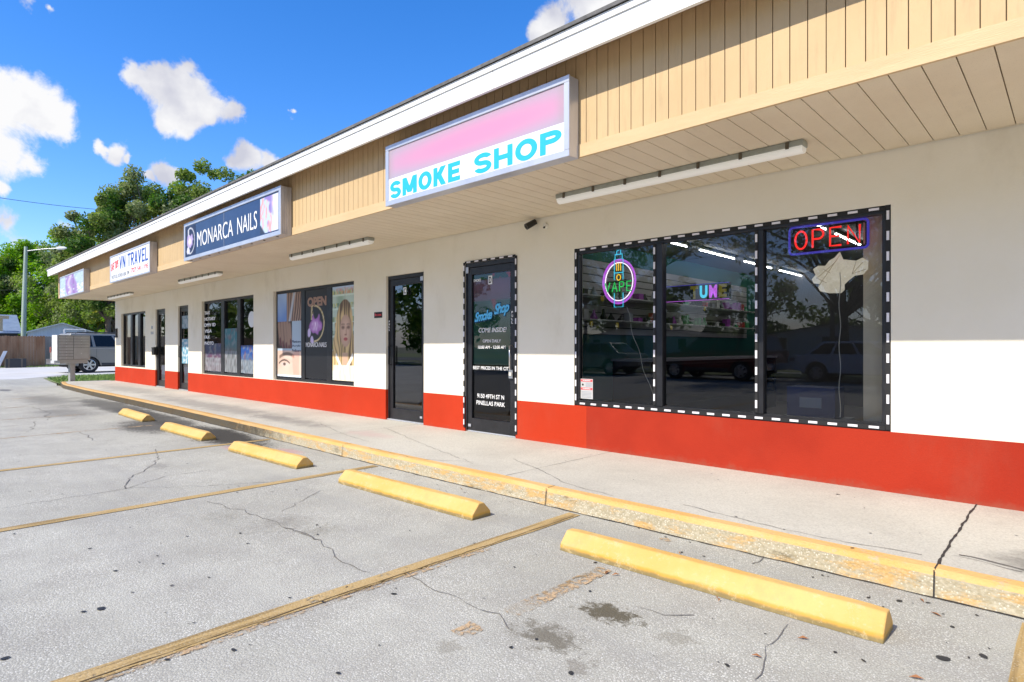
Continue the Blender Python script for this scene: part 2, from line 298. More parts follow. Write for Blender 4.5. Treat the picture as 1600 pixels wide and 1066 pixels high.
M = dict(
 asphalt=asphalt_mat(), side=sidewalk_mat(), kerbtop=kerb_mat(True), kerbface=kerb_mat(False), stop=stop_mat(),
 line=paint_line_mat('parking_line_yellow', (.40, .27, .10), (.46, .325, .15), .66), linefaint=paint_line_mat('parking_line_faded', (.50, .34, .19), (.50, .38, .25), .49),
 crack=mat('crack_dark', (.15, .14, .13), .95), seam=mat('joint_dark', (.035, .03, .028), .95), gum=mat('gum_black', (.025, .027, .03), .6), leaflit=mat('dry_leaf', (.30, .13, .05), .8), ochre=mat('paint_splash', (.62, .38, .12), .8, col2=(.48,.38,.22), scale=20),
 wall=wall_mat('stucco_cream', (.84, .785, .665), (.81, .75, .61), (.52, .45, .32), .40), red=wall_mat('stucco_red', (.385, .032, .013), (.33, .026, .011), (.30, .08, .05), .42),
 redb=wall_mat('stucco_red_fresh', (.49, .040, .012), (.44, .035, .010), (.36, .075, .045), .3), siding=siding_mat(), trim=mat('tan_trim_paint', (.64, .46, .255), .65, col2=(.57, .41, .22), scale=3, bump=.2, bscale=40, stretch=(.6, 1, 4)), sidegap=mat('siding_groove', (.11, .07, .035), .9),
 soffit=soffit_mat(), sofgap=mat('soffit_groove', (.26, .20, .13), .9), ply=mat('eave_plywood', (.42, .26, .13), .8, col2=(.30, .18, .09), scale=3, stretch=(.5, 6, 1)),
 white=mat('white_painted_board', (.88, .88, .87), .5, col2=(.84, .84, .83), scale=2), shingle=mat('roof_shingle', (.10, .10, .10), .9, col2=(.17, .165, .16), scale=14, bump=.6, bscale=30),
 black=mat('black_aluminium', (.018, .019, .022), .35, .3, col2=(.03, .03, .035), scale=6), blackm=mat('black_matte', (.012, .012, .013), .7), chrome=mat('brushed_steel', (.62, .62, .64), .28, .95),
 alu=mat('sign_aluminium', (.62, .64, .70), .42, .55, col2=(.54, .56, .62), scale=5, stretch=(1, 1, .3)), alud=mat('sign_cabinet_weathered', (.58, .54, .50), .55, .2, col2=(.42, .38, .34), scale=4, stretch=(6, 6, .6)),
 glass=glass_mat('shop_window_glass', (.84, .86, .86), 1.58), glassc=glass_mat('clear_window_glass', (.93, .94, .95), 1.5), glassdoor=glass_mat('door_glass', (.42, .44, .46), 2.0), carglass=mat('car_glass', (.008, .009, .011), .06, spec=.35),
 white_v=mat('white_vinyl', (.85, .85, .85), .5), cyan=mat('cyan_vinyl', (.02, .44, .68), .45), navy=mat('navy_sign_face', (.012, .028, .085), .3, col2=(.022, .045, .12), scale=2), whiteface=mat('white_sign_face', (.86, .87, .90), .4),
 blue=mat('blue_letter', (.012, .07, .36), .5), redl=mat('red_letter', (.75, .08, .09), .5), greyl=mat('grey_letter', (.30, .32, .36), .5), script=mat('sky_blue_script', (.10, .50, .85), .5), scripto=mat('dark_script_outline', (.0, .04, .10), .5),
 neonred=mat('neon_red', (.5, .01, .01), .4, emit=(1, .03, .025), estr=.95), neonblue=mat('neon_blue', (.05, .05, .4), .4, emit=(.10, .08, .75), estr=.35), neoncyan=mat('neon_cyan', (.05, .4, .5), .4, emit=(.05, .60, .85), estr=.8),
 neonpurple=mat('neon_purple', (.3, .05, .4), .4, emit=(.50, .10, .70), estr=.8), neonwhite=mat('neon_white', (.7, .6, .7), .4, emit=(1, .8, 1), estr=1.2), neongreen=mat('neon_green', (.02, .3, .05), .4, emit=(.02, .65, .12), estr=.8), neonyellow=mat('neon_yellow', (.6, .4, .05), .4, emit=(1, .6, .02), estr=.9),
 tube=mat('lamp_diffuser', (.86, .85, .80), .4, emit=(1, 1, .95), estr=.10), tubein=mat('shop_ceiling_tube', (.9, .9, .9), .3, emit=(1, 1, 1), estr=20), housing=mat('lamp_housing_grey', (.36, .37, .32), .6, col2=(.28, .29, .24), scale=8), clip=mat('lamp_clip', (.10, .08, .05), .6),
 led=mat('led_module_white', (.78, .76, .80), .4), cord=mat('white_cord', (.60, .56, .48), .6),
 slat=mat('slat_wall_grey', (.36, .35, .35), .6), slatgap=mat('slat_groove', (.02, .02, .02), .9), teal=mat('teal_wall', (.015, .12, .095), .8), floor=mat('shop_floor', (.20, .18, .17), .5), dark=mat('dark_interior_wall', (.09, .085, .085), .9), ceil=mat('shop_ceiling', (.16, .16, .16), .9), curtain=mat('beige_blind', (.82, .70, .50), .8, col2=(.70, .58, .40), scale=3),
 wood=mat('fence_board', (.24, .115, .055), .85, col2=(.36, .22, .13), scale=1.2, detail=5, stretch=(3, 3, .35), bump=.4, bscale=15), woodg=mat('fence_board_grey', (.20, .18, .165), .85, col2=(.30, .27, .24), scale=2, stretch=(3, 3, .4)),
 mbox=mat('mailbox_grey_metal', (.33, .335, .315), .55, .1, col2=(.38, .385, .365), scale=5), mboxd=mat('mailbox_gap', (.09, .085, .075), .8), mlight=mat('pale_and_sunlit_side', (.72, .73, .75), .5),
 silver=mat('pewter_car_paint', (.29, .27, .235), .3, .2), rubber=mat('tyre_rubber', (.02, .02, .02), .8), rim=mat('alloy_rim', (.6, .6, .6), .3, .8), plasticd=mat('dark_plastic', (.04, .04, .042), .6), tail=mat('tail_lamp_red', (.30, .10, .09), .2), lampclear=mat('headlamp_clear', (.7, .7, .7), .1),
 maroon=mat('maroon_car_paint', (.16, .008, .015), .2, .3, spec=.7), greycar=mat('grey_car_paint', (.18, .19, .20), .25, .4), whitecar=mat('white_car_paint', (.7, .7, .7), .25),
 bark=mat('tree_bark', (.10, .075, .055), .9, col2=(.18, .15, .12), scale=3, bump=.8, bscale=12, stretch=(2, 2, .5)), pole=mat('treated_pole', (.40, .49, .41), .8, col2=(.30, .37, .31), scale=2, stretch=(6, 6, .4)), galv=mat('galvanised_steel', (.5, .52, .53), .4, .7),
 leafA=leaf_mat('oak_leaf', (.16, .23, .04), (.25, .32, .09)), leafB=leaf_mat('bright_leaf', (.15, .33, .012), (.24, .42, .02)), leafC=leaf_mat('dark_leaf', (.05, .12, .02), (.09, .18, .03)), leafD=leaf_mat('yellow_green_leaf', (.24, .27, .025), (.32, .31, .04)), leafE=leaf_mat('grey_green_leaf', (.18, .23, .09), (.27, .31, .15)),
 grass=mat('grass_blade', (.13, .24, .04), .7, col2=(.22, .32, .08), scale=1.5), lawn=mat('lawn_ground', (.13, .19, .05), .95, col2=(.22, .22, .10), scale=2, bump=.4, bscale=20), land=mat('far_ground', (.12, .14, .07), .95, col2=(.2, .18, .12), scale=.05),
 drive=mat('pale_concrete', (.52, .51, .50), .9, col2=(.60, .59, .58), scale=.6, bump=.2, bscale=40), road=mat('road_asphalt', (.09, .09, .095), .9, col2=(.13, .13, .13), scale=1.5), pathc=mat('path_concrete', (.45, .44, .42), .9),
 shedm=mat('pale_blue_metal', (.62, .70, .80), .5, .0, col2=(.72, .80, .90), scale=3, stretch=(4, 4, .5)), roofblue=mat('blue_grey_roof', (.16, .22, .34), .6, col2=(.22, .29, .42), scale=2), housew=mat('white_siding', (.55, .55, .53), .8), housed=mat('dark_opening', (.03, .03, .035), .5), tanp=mat('tan_board', (.6, .48, .33), .8),
 pinkpaint=None, camblack=mat('camera_black', (.01, .01, .01), .3), offw=mat('off_white_plastic', (.7, .68, .6), .5), lamp=mat('lamp_lens', (.75, .78, .8), .3), wire=mat('black_cable', (.02, .02, .02), .7), vcol=vcol_mat('printed_poster'), vcols=vcol_mat('printed_sign_face', .6, .84), yel=mat('yellow_tag', (.65, .5, .03), .6), purp=mat('purple_pack', (.3, .05, .35), .5), goods=mat('pack_green', (.06, .3, .12), .5), goodsw=mat('pack_white', (.5, .5, .5), .5), goodsr=mat('pack_red', (.4, .04, .04), .5), wframe=mat('white_window_frame', (.7, .7, .7), .5),
)

# ------------------------------------------------------------------ object helpers
def link(o, parent=None):
    C.objects.link(o)
    if parent is not None: o.parent = parent
    return o
def tag(o, label=None, cat=None, group=None, kind=None):
    if label: o['label'] = label
    if cat: o['category'] = cat
    if group: o['group'] = group
    if kind: o['kind'] = kind
    return o
def empty(name, loc=(0, 0, 0), rz=0.):
    o = bpy.data.objects.new(name, None); o.location = loc; o.rotation_euler = (0, 0, rz); o.empty_display_size = .2; return link(o)
class MB:
    def __init__(s): s.v = []; s.f = []; s.mi = []; s.sm = []; s.mats = []
    def mx(s, m):
        if m not in s.mats: s.mats.append(m)
        return s.mats.index(m)
    def add(s, vs, fs, m, smooth=False):
        o = len(s.v); s.v += [tuple(v) for v in vs]; i = s.mx(m)
        for f in fs: s.f.append([o + k for k in f]); s.mi.append(i); s.sm.append(smooth)
        return s
    def box(s, x0, x1, y0, y1, z0, z1, m):
        return s.add([(x0,y0,z0),(x1,y0,z0),(x1,y1,z0),(x0,y1,z0),(x0,y0,z1),(x1,y0,z1),(x1,y1,z1),(x0,y1,z1)],
                     [(0,3,2,1),(4,5,6,7),(0,1,5,4),(1,2,6,5),(2,3,7,6),(3,0,4,7)], m)
    def quad(s, a, b, c, d, m): return s.add([a, b, c, d], [(0, 1, 2, 3)], m)
    def prism(s, pts, a, b, m, axis='x'):
        n = len(pts)
        def P(p, w): return (w, p[0], p[1]) if axis == 'x' else ((p[0], w, p[1]) if axis == 'y' else (p[0], p[1], w))
        vs = [P(p, a) for p in pts] + [P(p, b) for p in pts]
        fs = [list(range(n - 1, -1, -1)), list(range(n, 2 * n))] + [(i, (i + 1) % n, n + (i + 1) % n, n + i) for i in range(n)]
        return s.add(vs, fs, m)
    def cyl(s, p0, p1, r0, r1, m, n=16, cap=True):
        return s.tube([p0, p1], [r0, r1], m, n, cap)
    def tube(s, pts, rad, m, n=8, cap=True, smooth=True):
        pts = [Vector(p) for p in pts]
        if isinstance(rad, (int, float)): rad = [rad] * len(pts)
        rings = []; ref = None
        for i, p in enumerate(pts):
            t = (pts[min(i + 1, len(pts) - 1)] - pts[max(i - 1, 0)])
            if t.length < 1e-9: t = Vector((0, 0, 1))
            t.normalize()
            if ref is None:
                ref = Vector((0, 0, 1)) if abs(t.z) < .9 else Vector((1, 0, 0))
            u = ref - t * ref.dot(t)
            if u.length < 1e-6: u = t.orthogonal()
            u.normalize(); ref = u; w = t.cross(u)
            rings.append([p + (u * math.cos(k * 2 * math.pi / n) + w * math.sin(k * 2 * math.pi / n)) * rad[i] for k in range(n)])
        vs = [v for r_ in rings for v in r_]; fs = []
        for i in range(len(rings) - 1):
            for k in range(n): fs.append((i * n + k, i * n + (k + 1) % n, (i + 1) * n + (k + 1) % n, (i + 1) * n + k))
        s.add(vs, fs, m, smooth)
        if cap:
            s.add(rings[0], [list(range(n - 1, -1, -1))], m); s.add(rings[-1], [list(range(n))], m)
        return s
    def build(s, name, parent=None, bevel=0., seg=2, loc=None):
        me = bpy.data.meshes.new(name)
        vs = s.v
        me.from_pydata(vs, [], s.f)
        for m in s.mats: me.materials.append(m)
        me.polygons.foreach_set('material_index', s.mi); me.polygons.foreach_set('use_smooth', s.sm)
        me.update()
        o = bpy.data.objects.new(name, me); link(o, parent)
        if loc: o.location = loc
        if bevel:
            b = o.modifiers.new('bevel', 'BEVEL'); b.width = bevel; b.segments = seg; b.limit_method = 'ANGLE'; b.angle_limit = R(40)
        return o
TXT = []
def text_verts(txt, shear=0., offset=0., spacing=1., extrude=.0015):
    cu = bpy.data.curves.new('t', 'FONT'); cu.body = txt; cu.shear = shear; cu.offset = offset; cu.space_character = spacing; cu.extrude = extrude; cu.resolution_u = 4
    o = bpy.data.objects.new('t', cu); C.objects.link(o)
    dg = bpy.context.evaluated_depsgraph_get(); me = bpy.data.meshes.new_from_object(o.evaluated_get(dg))
    vs = [v.co.copy() for v in me.vertices]; fs = [tuple(p.vertices) for p in me.polygons]
    bpy.data.objects.remove(o); bpy.data.curves.remove(cu); bpy.data.meshes.remove(me); return vs, fs
def text(mb, txt, x0, x1, z0, z1, Y, m, shear=0., offset=0., spacing=1., slope=0., proud=.0015):
    vs, fs = text_verts(txt, shear, offset, spacing)
    ax, bx = min(v.x for v in vs), max(v.x for v in vs); ay, by = min(v.y for v in vs), max(v.y for v in vs)
    if z1 is None: z1 = z0 + (x1 - x0) * (by - ay) / (bx - ax)
    out = []
    for v in vs:
        X = x0 + (v.x - ax) / (bx - ax) * (x1 - x0); Z = z0 + (v.y - ay) / (by - ay) * (z1 - z0) + slope * (X - (x0 + x1) / 2)
        out.append((X, Y - v.z * 1.0 - proud, Z))
    mb.add(out, fs, m)
def block(mb, txt, x0, x1, z0, z1, Y, m, t):
    W_ = {'M': 1.25, 'O': 1.1, 'I': .3, ' ': .45, 'E': .9, 'L': .85}; gap = .13; adv = [W_.get(c, 1.) for c in txt]; tot = sum(adv) + gap * (len(txt) - 1); k = (x1 - x0) / tot; x = x0; H_ = z1 - z0; dep = 0
    for c, a in zip(txt, adv):
        w = a * k; h = t / 2
        def rect(u0, u1, v0, v1):
            nonlocal dep; dep += 1; yy = Y - .0001 * (dep % 9); mb.quad((x + u0, yy, z0 + v0), (x + u1, yy, z0 + v0), (x + u1, yy, z0 + v1), (x + u0, yy, z0 + v1), m)
        def dia(ua, va, ub, vb):
            nonlocal dep; dep += 1; yy = Y - .0001 * (dep % 9); q = h * math.hypot(ub - ua, vb - va) / abs(vb - va)
            mb.add([(x + ua - q, yy, z0 + va), (x + ua + q, yy, z0 + va), (x + ub + q, yy, z0 + vb), (x + ub - q, yy, z0 + vb)], [(0, 1, 2, 3)], m)
        def arcs(cx, cz, rx, rz, a0, a1, n=18):
            nonlocal dep; dep += 1; yy = Y - .0001 * (dep % 9); vs = []
            for i in range(n + 1):
                an = R(a0 + (a1 - a0) * i / n); vs += [(x + cx + rx * math.cos(an), yy, z0 + cz + rz * math.sin(an)), (x + cx + (rx - t) * math.cos(an), yy, z0 + cz + (rz - t * .68) * math.sin(an))]
            mb.add(vs, [(2 * i, 2 * i + 1, 2 * i + 3, 2 * i + 2) if a1 > a0 else (2 * i, 2 * i + 2, 2 * i + 3, 2 * i + 1) for i in range(n)], m)
        tv = t * .68
        if c in 'EHKLMNPR': rect(0, t, 0, H_)
        if c in 'HMN': rect(w - t, w, 0, H_)
        if c in 'EL': rect(t, w, 0, tv)
        if c == 'E': rect(t, w, H_ - tv, H_); rect(t, w * .92, H_ / 2 - tv / 2, H_ / 2 + tv / 2)
        if c == 'H': rect(t, w - t, H_ / 2 - tv / 2, H_ / 2 + tv / 2)
        if c == 'T': rect(0, w, H_ - tv, H_); rect(w / 2 - h, w / 2 + h, 0, H_ - tv)
        if c == 'O': arcs(w / 2, H_ / 2, w / 2, H_ / 2, 0, 360, 32)
        if c == 'S': q = H_ / 2 + tv / 2; arcs(w / 2, H_ - q / 2, w / 2, q / 2, 15, 270); arcs(w / 2, q / 2, w / 2, q / 2, 90, -165)
        if c in 'PR': q = H_ * .58; rect(t, w * .55, H_ - tv, H_); rect(t, w * .55, H_ - q, H_ - q + tv); arcs(w * .55, H_ - q / 2, w * .45, q / 2, -90, 90)
        if c == 'R': dia(w * .5, H_ * .45, w - h * 1.1, 0)
        if c == 'K': dia(t * .9, H_ * .38, w - h * 1.4, H_); dia(w * .42, H_ * .58, w - h * 1.3, 0)
        if c == 'M': dia(h * 1.1, H_, w / 2, H_ * .12); dia(w / 2, H_ * .12, w - h * 1.1, H_)
        if c == 'N': dia(h * 1.1, H_, w - h * 1.1, 0)
        if c == 'V': dia(h * 1.1, H_, w / 2, 0); dia(w / 2, 0, w - h * 1.1, H_)
        if c == 'A': dia(h * 1.1, 0, w / 2, H_); dia(w / 2, H_, w - h * 1.1, 0); rect(w * .25, w * .75, H_ * .22, H_ * .22 + tv * .8)
        x += w + gap * k
def painted(name, x0, x1, z0, z1, Y, nx, nz, fn, parent, mtl=None):
    """flat printed sheet facing -Y; fn(u,v)->linear rgb, v up"""
    me = bpy.data.meshes.new(name); vs = []; fs = []
    for j in range(nz + 1):
        for i in range(nx + 1): vs.append((x0 + (x1 - x0) * i / nx, Y, z0 + (z1 - z0) * j / nz))
    for j in range(nz):
        for i in range(nx):
            a = j * (nx + 1) + i; fs.append((a, a + 1, a + nx + 2, a + nx + 1))
    me.from_pydata(vs, [], fs)
    at = me.color_attributes.new('paint', 'FLOAT_COLOR', 'POINT'); buf = []
    for j in range(nz + 1):
        for i in range(nx + 1): buf += list(fn(i / nx, j / nz)) + [1.0]
    at.data.foreach_set('color', buf); me.materials.append(mtl or M['vcol'])
    return link(bpy.data.objects.new(name, me), parent)
def sm(a, b, x):
    t = min(1, max(0, (x - a) / (b - a))) if a != b else float(x > a); return t * t * (3 - 2 * t)
def lerp(a, b, t): return tuple(p + (q - p) * t for p, q in zip(a, b))
def ell(u, v, cx, cy, rx, ry, soft=.15): return 1 - sm(1 - soft, 1 + soft, math.hypot((u - cx) / rx, (v - cy) / ry))
def nz2(u, v, s=6, seed=0.): return mnoise.noise(Vector((u * s + seed, v * s + seed * 1.7, seed)))
def segd(u, v, a, b):
    ax, ay = a; bx, by = b; L = (bx - ax) ** 2 + (by - ay) ** 2; t = max(0, min(1, ((u - ax) * (bx - ax) + (v - ay) * (by - ay)) / L))
    return math.hypot(u - ax - t * (bx - ax), v - ay - t * (by - ay))

# ------------------------------------------------------------------ SETTING
WY = 5.33; SW = .133; SOF = 2.765; FY = 3.83; XL = -23.12; XR = 9.0; RED = .597; EY = 3.585
g0 = MB(); g0.quad((-900, -900, -.03), (900, -900, -.03), (900, 900, -.03), (-900, 900, -.03), M['land']); tag(g0.build('ground'), kind='structure')

def polyline_strip(mb, pts, w, z, m, jit=.012, sub=.06):
    P = [Vector((p[0], p[1], 0)) for p in pts]; out = []
    for a, b in zip(P, P[1:]):
        n = max(2, int((b - a).length / sub))
        for i in range(n): out.append(a.lerp(b, i / n))
    out.append(P[-1])
    q = [p + Vector((mnoise.noise(p * 7), mnoise.noise(p * 7 + Vector((9, 3, 1))), 0)) * jit * 3 + Vector((random.uniform(-1, 1), random.uniform(-1, 1), 0)) * jit * .6 for p in out]
    vs = []; 
    for i, p in enumerate(q):
        t = (q[min(i + 1, len(q) - 1)] - q[max(0, i - 1)]).normalized(); n = Vector((-t.y, t.x, 0)); ww = w * random.uniform(.35, 1.2) * .5
        vs += [(p.x + n.x * ww, p.y + n.y * ww, z), (p.x - n.x * ww, p.y - n.y * ww, z)]
    mb.add(vs, [(2 * i + 1, 2 * i + 3, 2 * i + 2, 2 * i) for i in range(len(q) - 1)], m)
def spot(mb, x, y, r, z, m, ell_=1.0, n=9, rot=None):
    a0 = random.random() * 6.28 if rot is None else rot; c, s_ = math.cos(a0), math.sin(a0); vs = []
    for k in range(n):
        a = k * 2 * math.pi / n; rr = r * random.uniform(.75, 1.15); px, py = rr * math.cos(a), rr * math.sin(a) * ell_
        vs.append((x + px * c - py * s_, y + px * s_ + py * c, z))
    mb.add(vs, [tuple(range(n))], m)

lot = MB()
kerb_pts = [(XR + 3, 3.62), (-.2, 3.61), (-2.9, 3.60), (-5.2, 3.60), (-8.5, 3.66), (-12, 3.71), (-15, 3.72), (-19, 3.70), (-22.2, 3.76), (-23.6, 3.95)]
lot.add([(-46.6, -14, 0), (XR + 12, -14, 0), (XR + 12, 3.9, 0), (-23.9, 3.9, 0), (-27, 4.4, 0), (-30, 5.0, 0), (-33, 6.0, 0), (-46.6, 6.0, 0)], [tuple(range(8))], M['asphalt'])
cracks = [[(0,796),(100,779),(210,762),(320,760),(450,752),(520,742)], [(242,702),(247,716),(240,727),(200,748),(196,764)],
  [(325,784),(380,800),(450,826),(500,845),(525,872),(577,897)], [(635,895),(665,915),(725,940),(775,963),(800,985)], [(1240,977),(1205,1010),(1190,1036),(1182,1066)],
  [(0,630),(60,621),(105,612)], [(48,636),(66,641),(78,645),(73,651),(77,656)], [(58,658),(52,668),(40,676)], [(126,675),(135,681),(144,688)], [(0,668),(60,662),(86,659)], [(440,800),(470,785),(500,768)], [(500,845),(480,835),(450,826)], [(1000,948),(1040,958),(1080,962)],
  [(196,764),(260,745),(330,735)], [(1180,880),(1200,868),(1240,862)], [(900,840),(880,852)], [(0,640),(80,628),(160,622)]]
for c_ in cracks:
    near = max(p[1] for p in c_) > 700
    polyline_strip(lot, [gnd(*p) for p in c_], .003 + .0008 * EYE * FP / (sum(p[1] for p in c_) / len(c_) - HYP), .0045, M['crack'], .014 if near else .03, .05 if near else .15)
gums = [(12,937,1.4),(180,733,1),(45,622,0)]
for gx, gy, gr in [(158,952,.02),(8,1030,.02),(140,858,.016),(22,835,.012),(615,929,.02),(505,942,.014),(370,770,.012),(357,762,.01),(180,893,.012),(130,957,.015),(268,916,.012),(365,1017,.016),(261,1032,.014),(375,834,.011),(495,821,.014),(496,836,.012),(500,825,.01),(292,839,.009),
                   (1384,973,.018),(1405,940,.016),(1450,943,.014),(1357,935,.011),(1475,1030,.026),(1514,1029,.011),(1537,1027,.02),(1380,950,.01),(1285,900,.012),(1270,903,.010),(1340,878,.01),(1210,868,.01),(1065,864,.012),(1078,848,.01),(1040,840,.012),(998,826,.012),(892,1053,.014),(1136,1041,.014),(640,830,.008),(570,735,.010),(838,1000,.012),(930,880,.012),(915,850,.012),(760,793,.013),(775,765,.009)]:
    x, y = gnd(gx, gy); spot(lot, x, y, gr * random.uniform(.8, 1.1), .005, M['gum'], random.uniform(.5, .8))
for _ in range(190):
    x = random.uniform(-16, 1.0); y = random.uniform(.3, 3.5) ** 1.0
    spot(lot, x, y, random.choice([.004, .005, .006, .009, .012]), .005, M['gum'], random.uniform(.4, .9))
for _ in range(70):
    x = random.uniform(-6, 1); y = random.uniform(3.0, 3.56); spot(lot, x, y, random.choice([.003, .005, .007, .01]), .005, M['gum'], .6)
for gx, gy, r_ in [(1040,844,.045),(480,792,.02),(1000,775,.01)]:
    x, y = gnd(gx, gy); spot(lot, x, y, r_, .0042, M['linefaint'], .7, 14)
lot_o = tag(lot.build('parking_lot'), kind='structure')
# painted stripes
def stripe(x, y0, y1, w, m, tilt=0., seg=26, rag=.01):
    b = MB(); vs = []
    for i in range(seg + 1):
        y = y0 + (y1 - y0) * i / seg; cx = x + tilt * (y - y0)
        vs += [(cx - w / 2 + random.uniform(-1, 1) * rag * .5, y, .004), (cx + w / 2 + random.uniform(-1, 1) * rag * .5, y, .004)]
    b.add(vs, [(2 * i, 2 * i + 1, 2 * i + 3, 2 * i + 2) for i in range(seg)], m)
    return b.build('parking_line', lot_o)
stripe(-2.725, -3.5, 3.56, .105, M['line'])
stripe(-2.655, -3.5, 2.6, .05, M['linefaint'], 0, 26, .012)
_g = MB(); polyline_strip(_g, [(-2.688, -3.4), (-2.69, -1), (-2.692, 1.0), (-2.69, 3.5)], .008, .0065, M['leaflit'] if False else mat('stripe_groove', (.13, .085, .035), .9), .003, .05); _g.build('stripe_groove', lot_o)
stripe(-5.29, -3.5, 3.57, .105, M['line'], -.008)
stripe(-7.83, -3.5, 3.60, .10, M['line'], -.012)
stripe(-10.50, -3.5, 3.0, .10, M['linefaint'], -.03)
stripe(-13.2, -3.5, 2.6, .10, M['linefaint'], -.02)
stripe(-15.9, -3.5, 2.6, .10, M['linefaint']); stripe(-18.5, -3.5, 2.6, .10, M['linefaint'])
stripe(-.13, -3.5, 3.55, .115, M['line'])
stripe(2.45, -3.5, 3.55, .105, M['line'])
stripe(-1.93, 2.02, 2.80, .10, M['linefaint'], .0, 14, .012)
stripe(-1.955, 1.72, 1.84, .09, M['linefaint'], .0, 5, .02)

# pale drive beyond, lawn strips, road behind the camera
d_ = MB(); d_.quad((-46.6, -2, .004), (-31.0, -2, .004), (-29.6, 3.6, .004), (-46.6, 3.0, .004), M['drive']); d_.add([(-46.6, 3.0, .004), (-29.6, 3.6, .004), (-31.0, 4.6, .004), (-33.5, 5.9, .004), (-46.6, 5.9, .004)], [(0, 1, 2, 3, 4)], M['drive'])
d_.quad((-46.6, 5.9, .004), (-31, 5.9, .004), (-31, 30, .004), (-46.6, 30, .004), M['drive']); tag(d_.build('driveway'), kind='structure')
lw = MB(); lw.add([(-23.3, 3.95, .06), (-26.5, 4.15, .02), (-29.6, 4.4, .015), (-31.0, 5.4, .015), (-31.0, 14, .02), (-23.3, 14, .06)], [(0, 5, 4, 3, 2, 1)], M['lawn']); 
lw.quad((-49, -14, .015), (-46.4, -14, .015), (-46.4, 30, .015), (-49, 30, .015), M['lawn']); lw.quad((-60, -21, .05), (30, -21, .05), (30, -14, .05), (-60, -14, .05), M['lawn'])
lw.quad((-90, -60, .0), (60, -60, .0), (60, -33, .0), (-90, -33, .0), M['lawn']); tag(lw.build('lawn'), kind='structure')
rd = MB(); rd.quad((-200, -33, .0), (200, -33, .0), (200, -21, .0), (-200, -21, .0), M['road']); 
for i in range(-12, 12): rd.box(i * 9., i * 9. + 3, -27.08, -26.95, .002, .006, M['white'])
rd.quad((-200, -18.6, .056), (200, -18.6, .056), (200, -17.2, .056), (-200, -17.2, .056), M['pathc']); tag(rd.build('road'), kind='structure')
gb = MB()
def blades(mb, x0, x1, y0, y1, n, z, h):
    for _ in range(n):
        x = random.uniform(x0, x1); y = random.uniform(y0, y1)
        if x < -29.6 and y < 5.2 and x1 < 0 and x0 > -40: continue
        if y < 3.95 + (-(x + 23.3)) * .09 and x0 > -40 and y0 > 0: continue
        a = random.random() * 6.28; w = .018; hh = h * random.uniform(.5, 1.3); dx, dy = math.cos(a) * w, math.sin(a) * w; lx, ly = random.uniform(-.04, .04), random.uniform(-.04, .04)
        mb.add([(x - dx, y - dy, z), (x + dx, y + dy, z), (x + lx, y + ly, z + hh)], [(0, 1, 2)], M['grass'])
blades(gb, -31, -23.3, 4.0, 9, 11000, .015, .07); blades(gb, -48.9, -46.5, -4, 10, 3500, .01, .1)
tag(gb.build('grass'), 'short green grass on the verge beside the building end', 'grass', kind='stuff')

# sidewalk and kerb
def kerb_y(x):
    for (xa, ya), (xb, yb) in zip(kerb_pts, kerb_pts[1:]):
        if xb <= x <= xa: return ya + (yb - ya) * (x - xa) / (xb - xa)
    return kerb_pts[-1][1]
KW = .125
sw_ = MB(); xs = sorted({p[0] for p in kerb_pts} | {XL, -23.6}, reverse=True)
for a, b in zip(xs, xs[1:]):
    yb_ = WY + .2 if b >= XL - .001 else WY - .1
    sw_.quad((b, kerb_y(b) + KW, SW), (a, kerb_y(a) + KW, SW), (a, yb_, SW), (b, yb_, SW), M['side'])
sw_.quad((-23.6, kerb_y(-23.6), -.02), (-23.6, kerb_y(-23.6), SW), (-23.6, 5.23, SW), (-23.6, 5.23, -.02), M['side'])
polyline_strip(sw_, [(-.523, kerb_y(-.5) + KW), (-.527, 4.4), (-.525, WY)], .014, SW + .0035, M['seam'], .003, .04)
for xj in (-3.6, -6.9, -10.2, -13.5, -16.8, -20.1): polyline_strip(sw_, [(xj, kerb_y(xj) + KW), (xj, WY)], .006, SW + .003, M['crack'], .002, .1)
for c_ in [[(800,717),(840,733),(900,762),(960,775)],[(1070,790),(1160,812),(1260,836),(1440,868)],[(500,662),(540,680),(575,690)],[(575,700),(660,718),(740,722)],[(600,668),(650,690),(740,725)],[(1490,868),(1540,880),(1600,893)]]:
    polyline_strip(sw_, [gnd(p[0], p[1], SW) for p in c_], .006, SW + .003, M['crack'], .01, .05)
polyline_strip(sw_, [(-.46, 3.98), (-.1, 3.93), (.25, 3.92)], .02, SW + .0035, M['crack'], .01, .05)
for gx, gy in [(923,711),(969,721),(1112,741),(1122,750),(1158,754),(1165,771),(1310,773),(1360,834),(1332,857),(1437,834),(1308,773),(1225,828),(990,750),(1150,808),(780,715),(640,690),(700,700),(560,650)]:
    x, y = gnd(gx, gy, SW); spot(sw_, x, y, random.uniform(.006, .013), SW + .004, M['gum'], .5)
for _ in range(60): x = random.uniform(-12, 1); y = random.uniform(3.8, 5.3); spot(sw_, x, y, random.choice([.003, .004, .006, .008]), SW + .004, M['gum'], .6)
tag(sw_.build('sidewalk'), kind='structure')
kb = MB(); KR = [(0, -.02), (.012, .03), (.018, SW - .028), (.028, SW - .008), (.045, SW + .001), (KW, SW + .001)]
xs2 = []
joints = [-1.0 * 0 - .523, -3.05, -6.1, -9.1, -12.2, -15.2, -18.2, -21.3]
x = XR + 3
while x > -23.6: xs2.append(x); x -= .25
xs2.append(-23.6)
rows = []
for x in xs2:
    jit = mnoise.noise(Vector((x * 2.3, 0, 0))) * .008
    rows.append([(x, kerb_y(x) + a + jit + .004 * mnoise.noise(Vector((x * 9, i, 0))), b + .004 * mnoise.noise(Vector((x * 6, i * 3.1, 2)))* (1 if 0 < i < 5 else 0)) for i, (a, b) in enumerate(KR)])
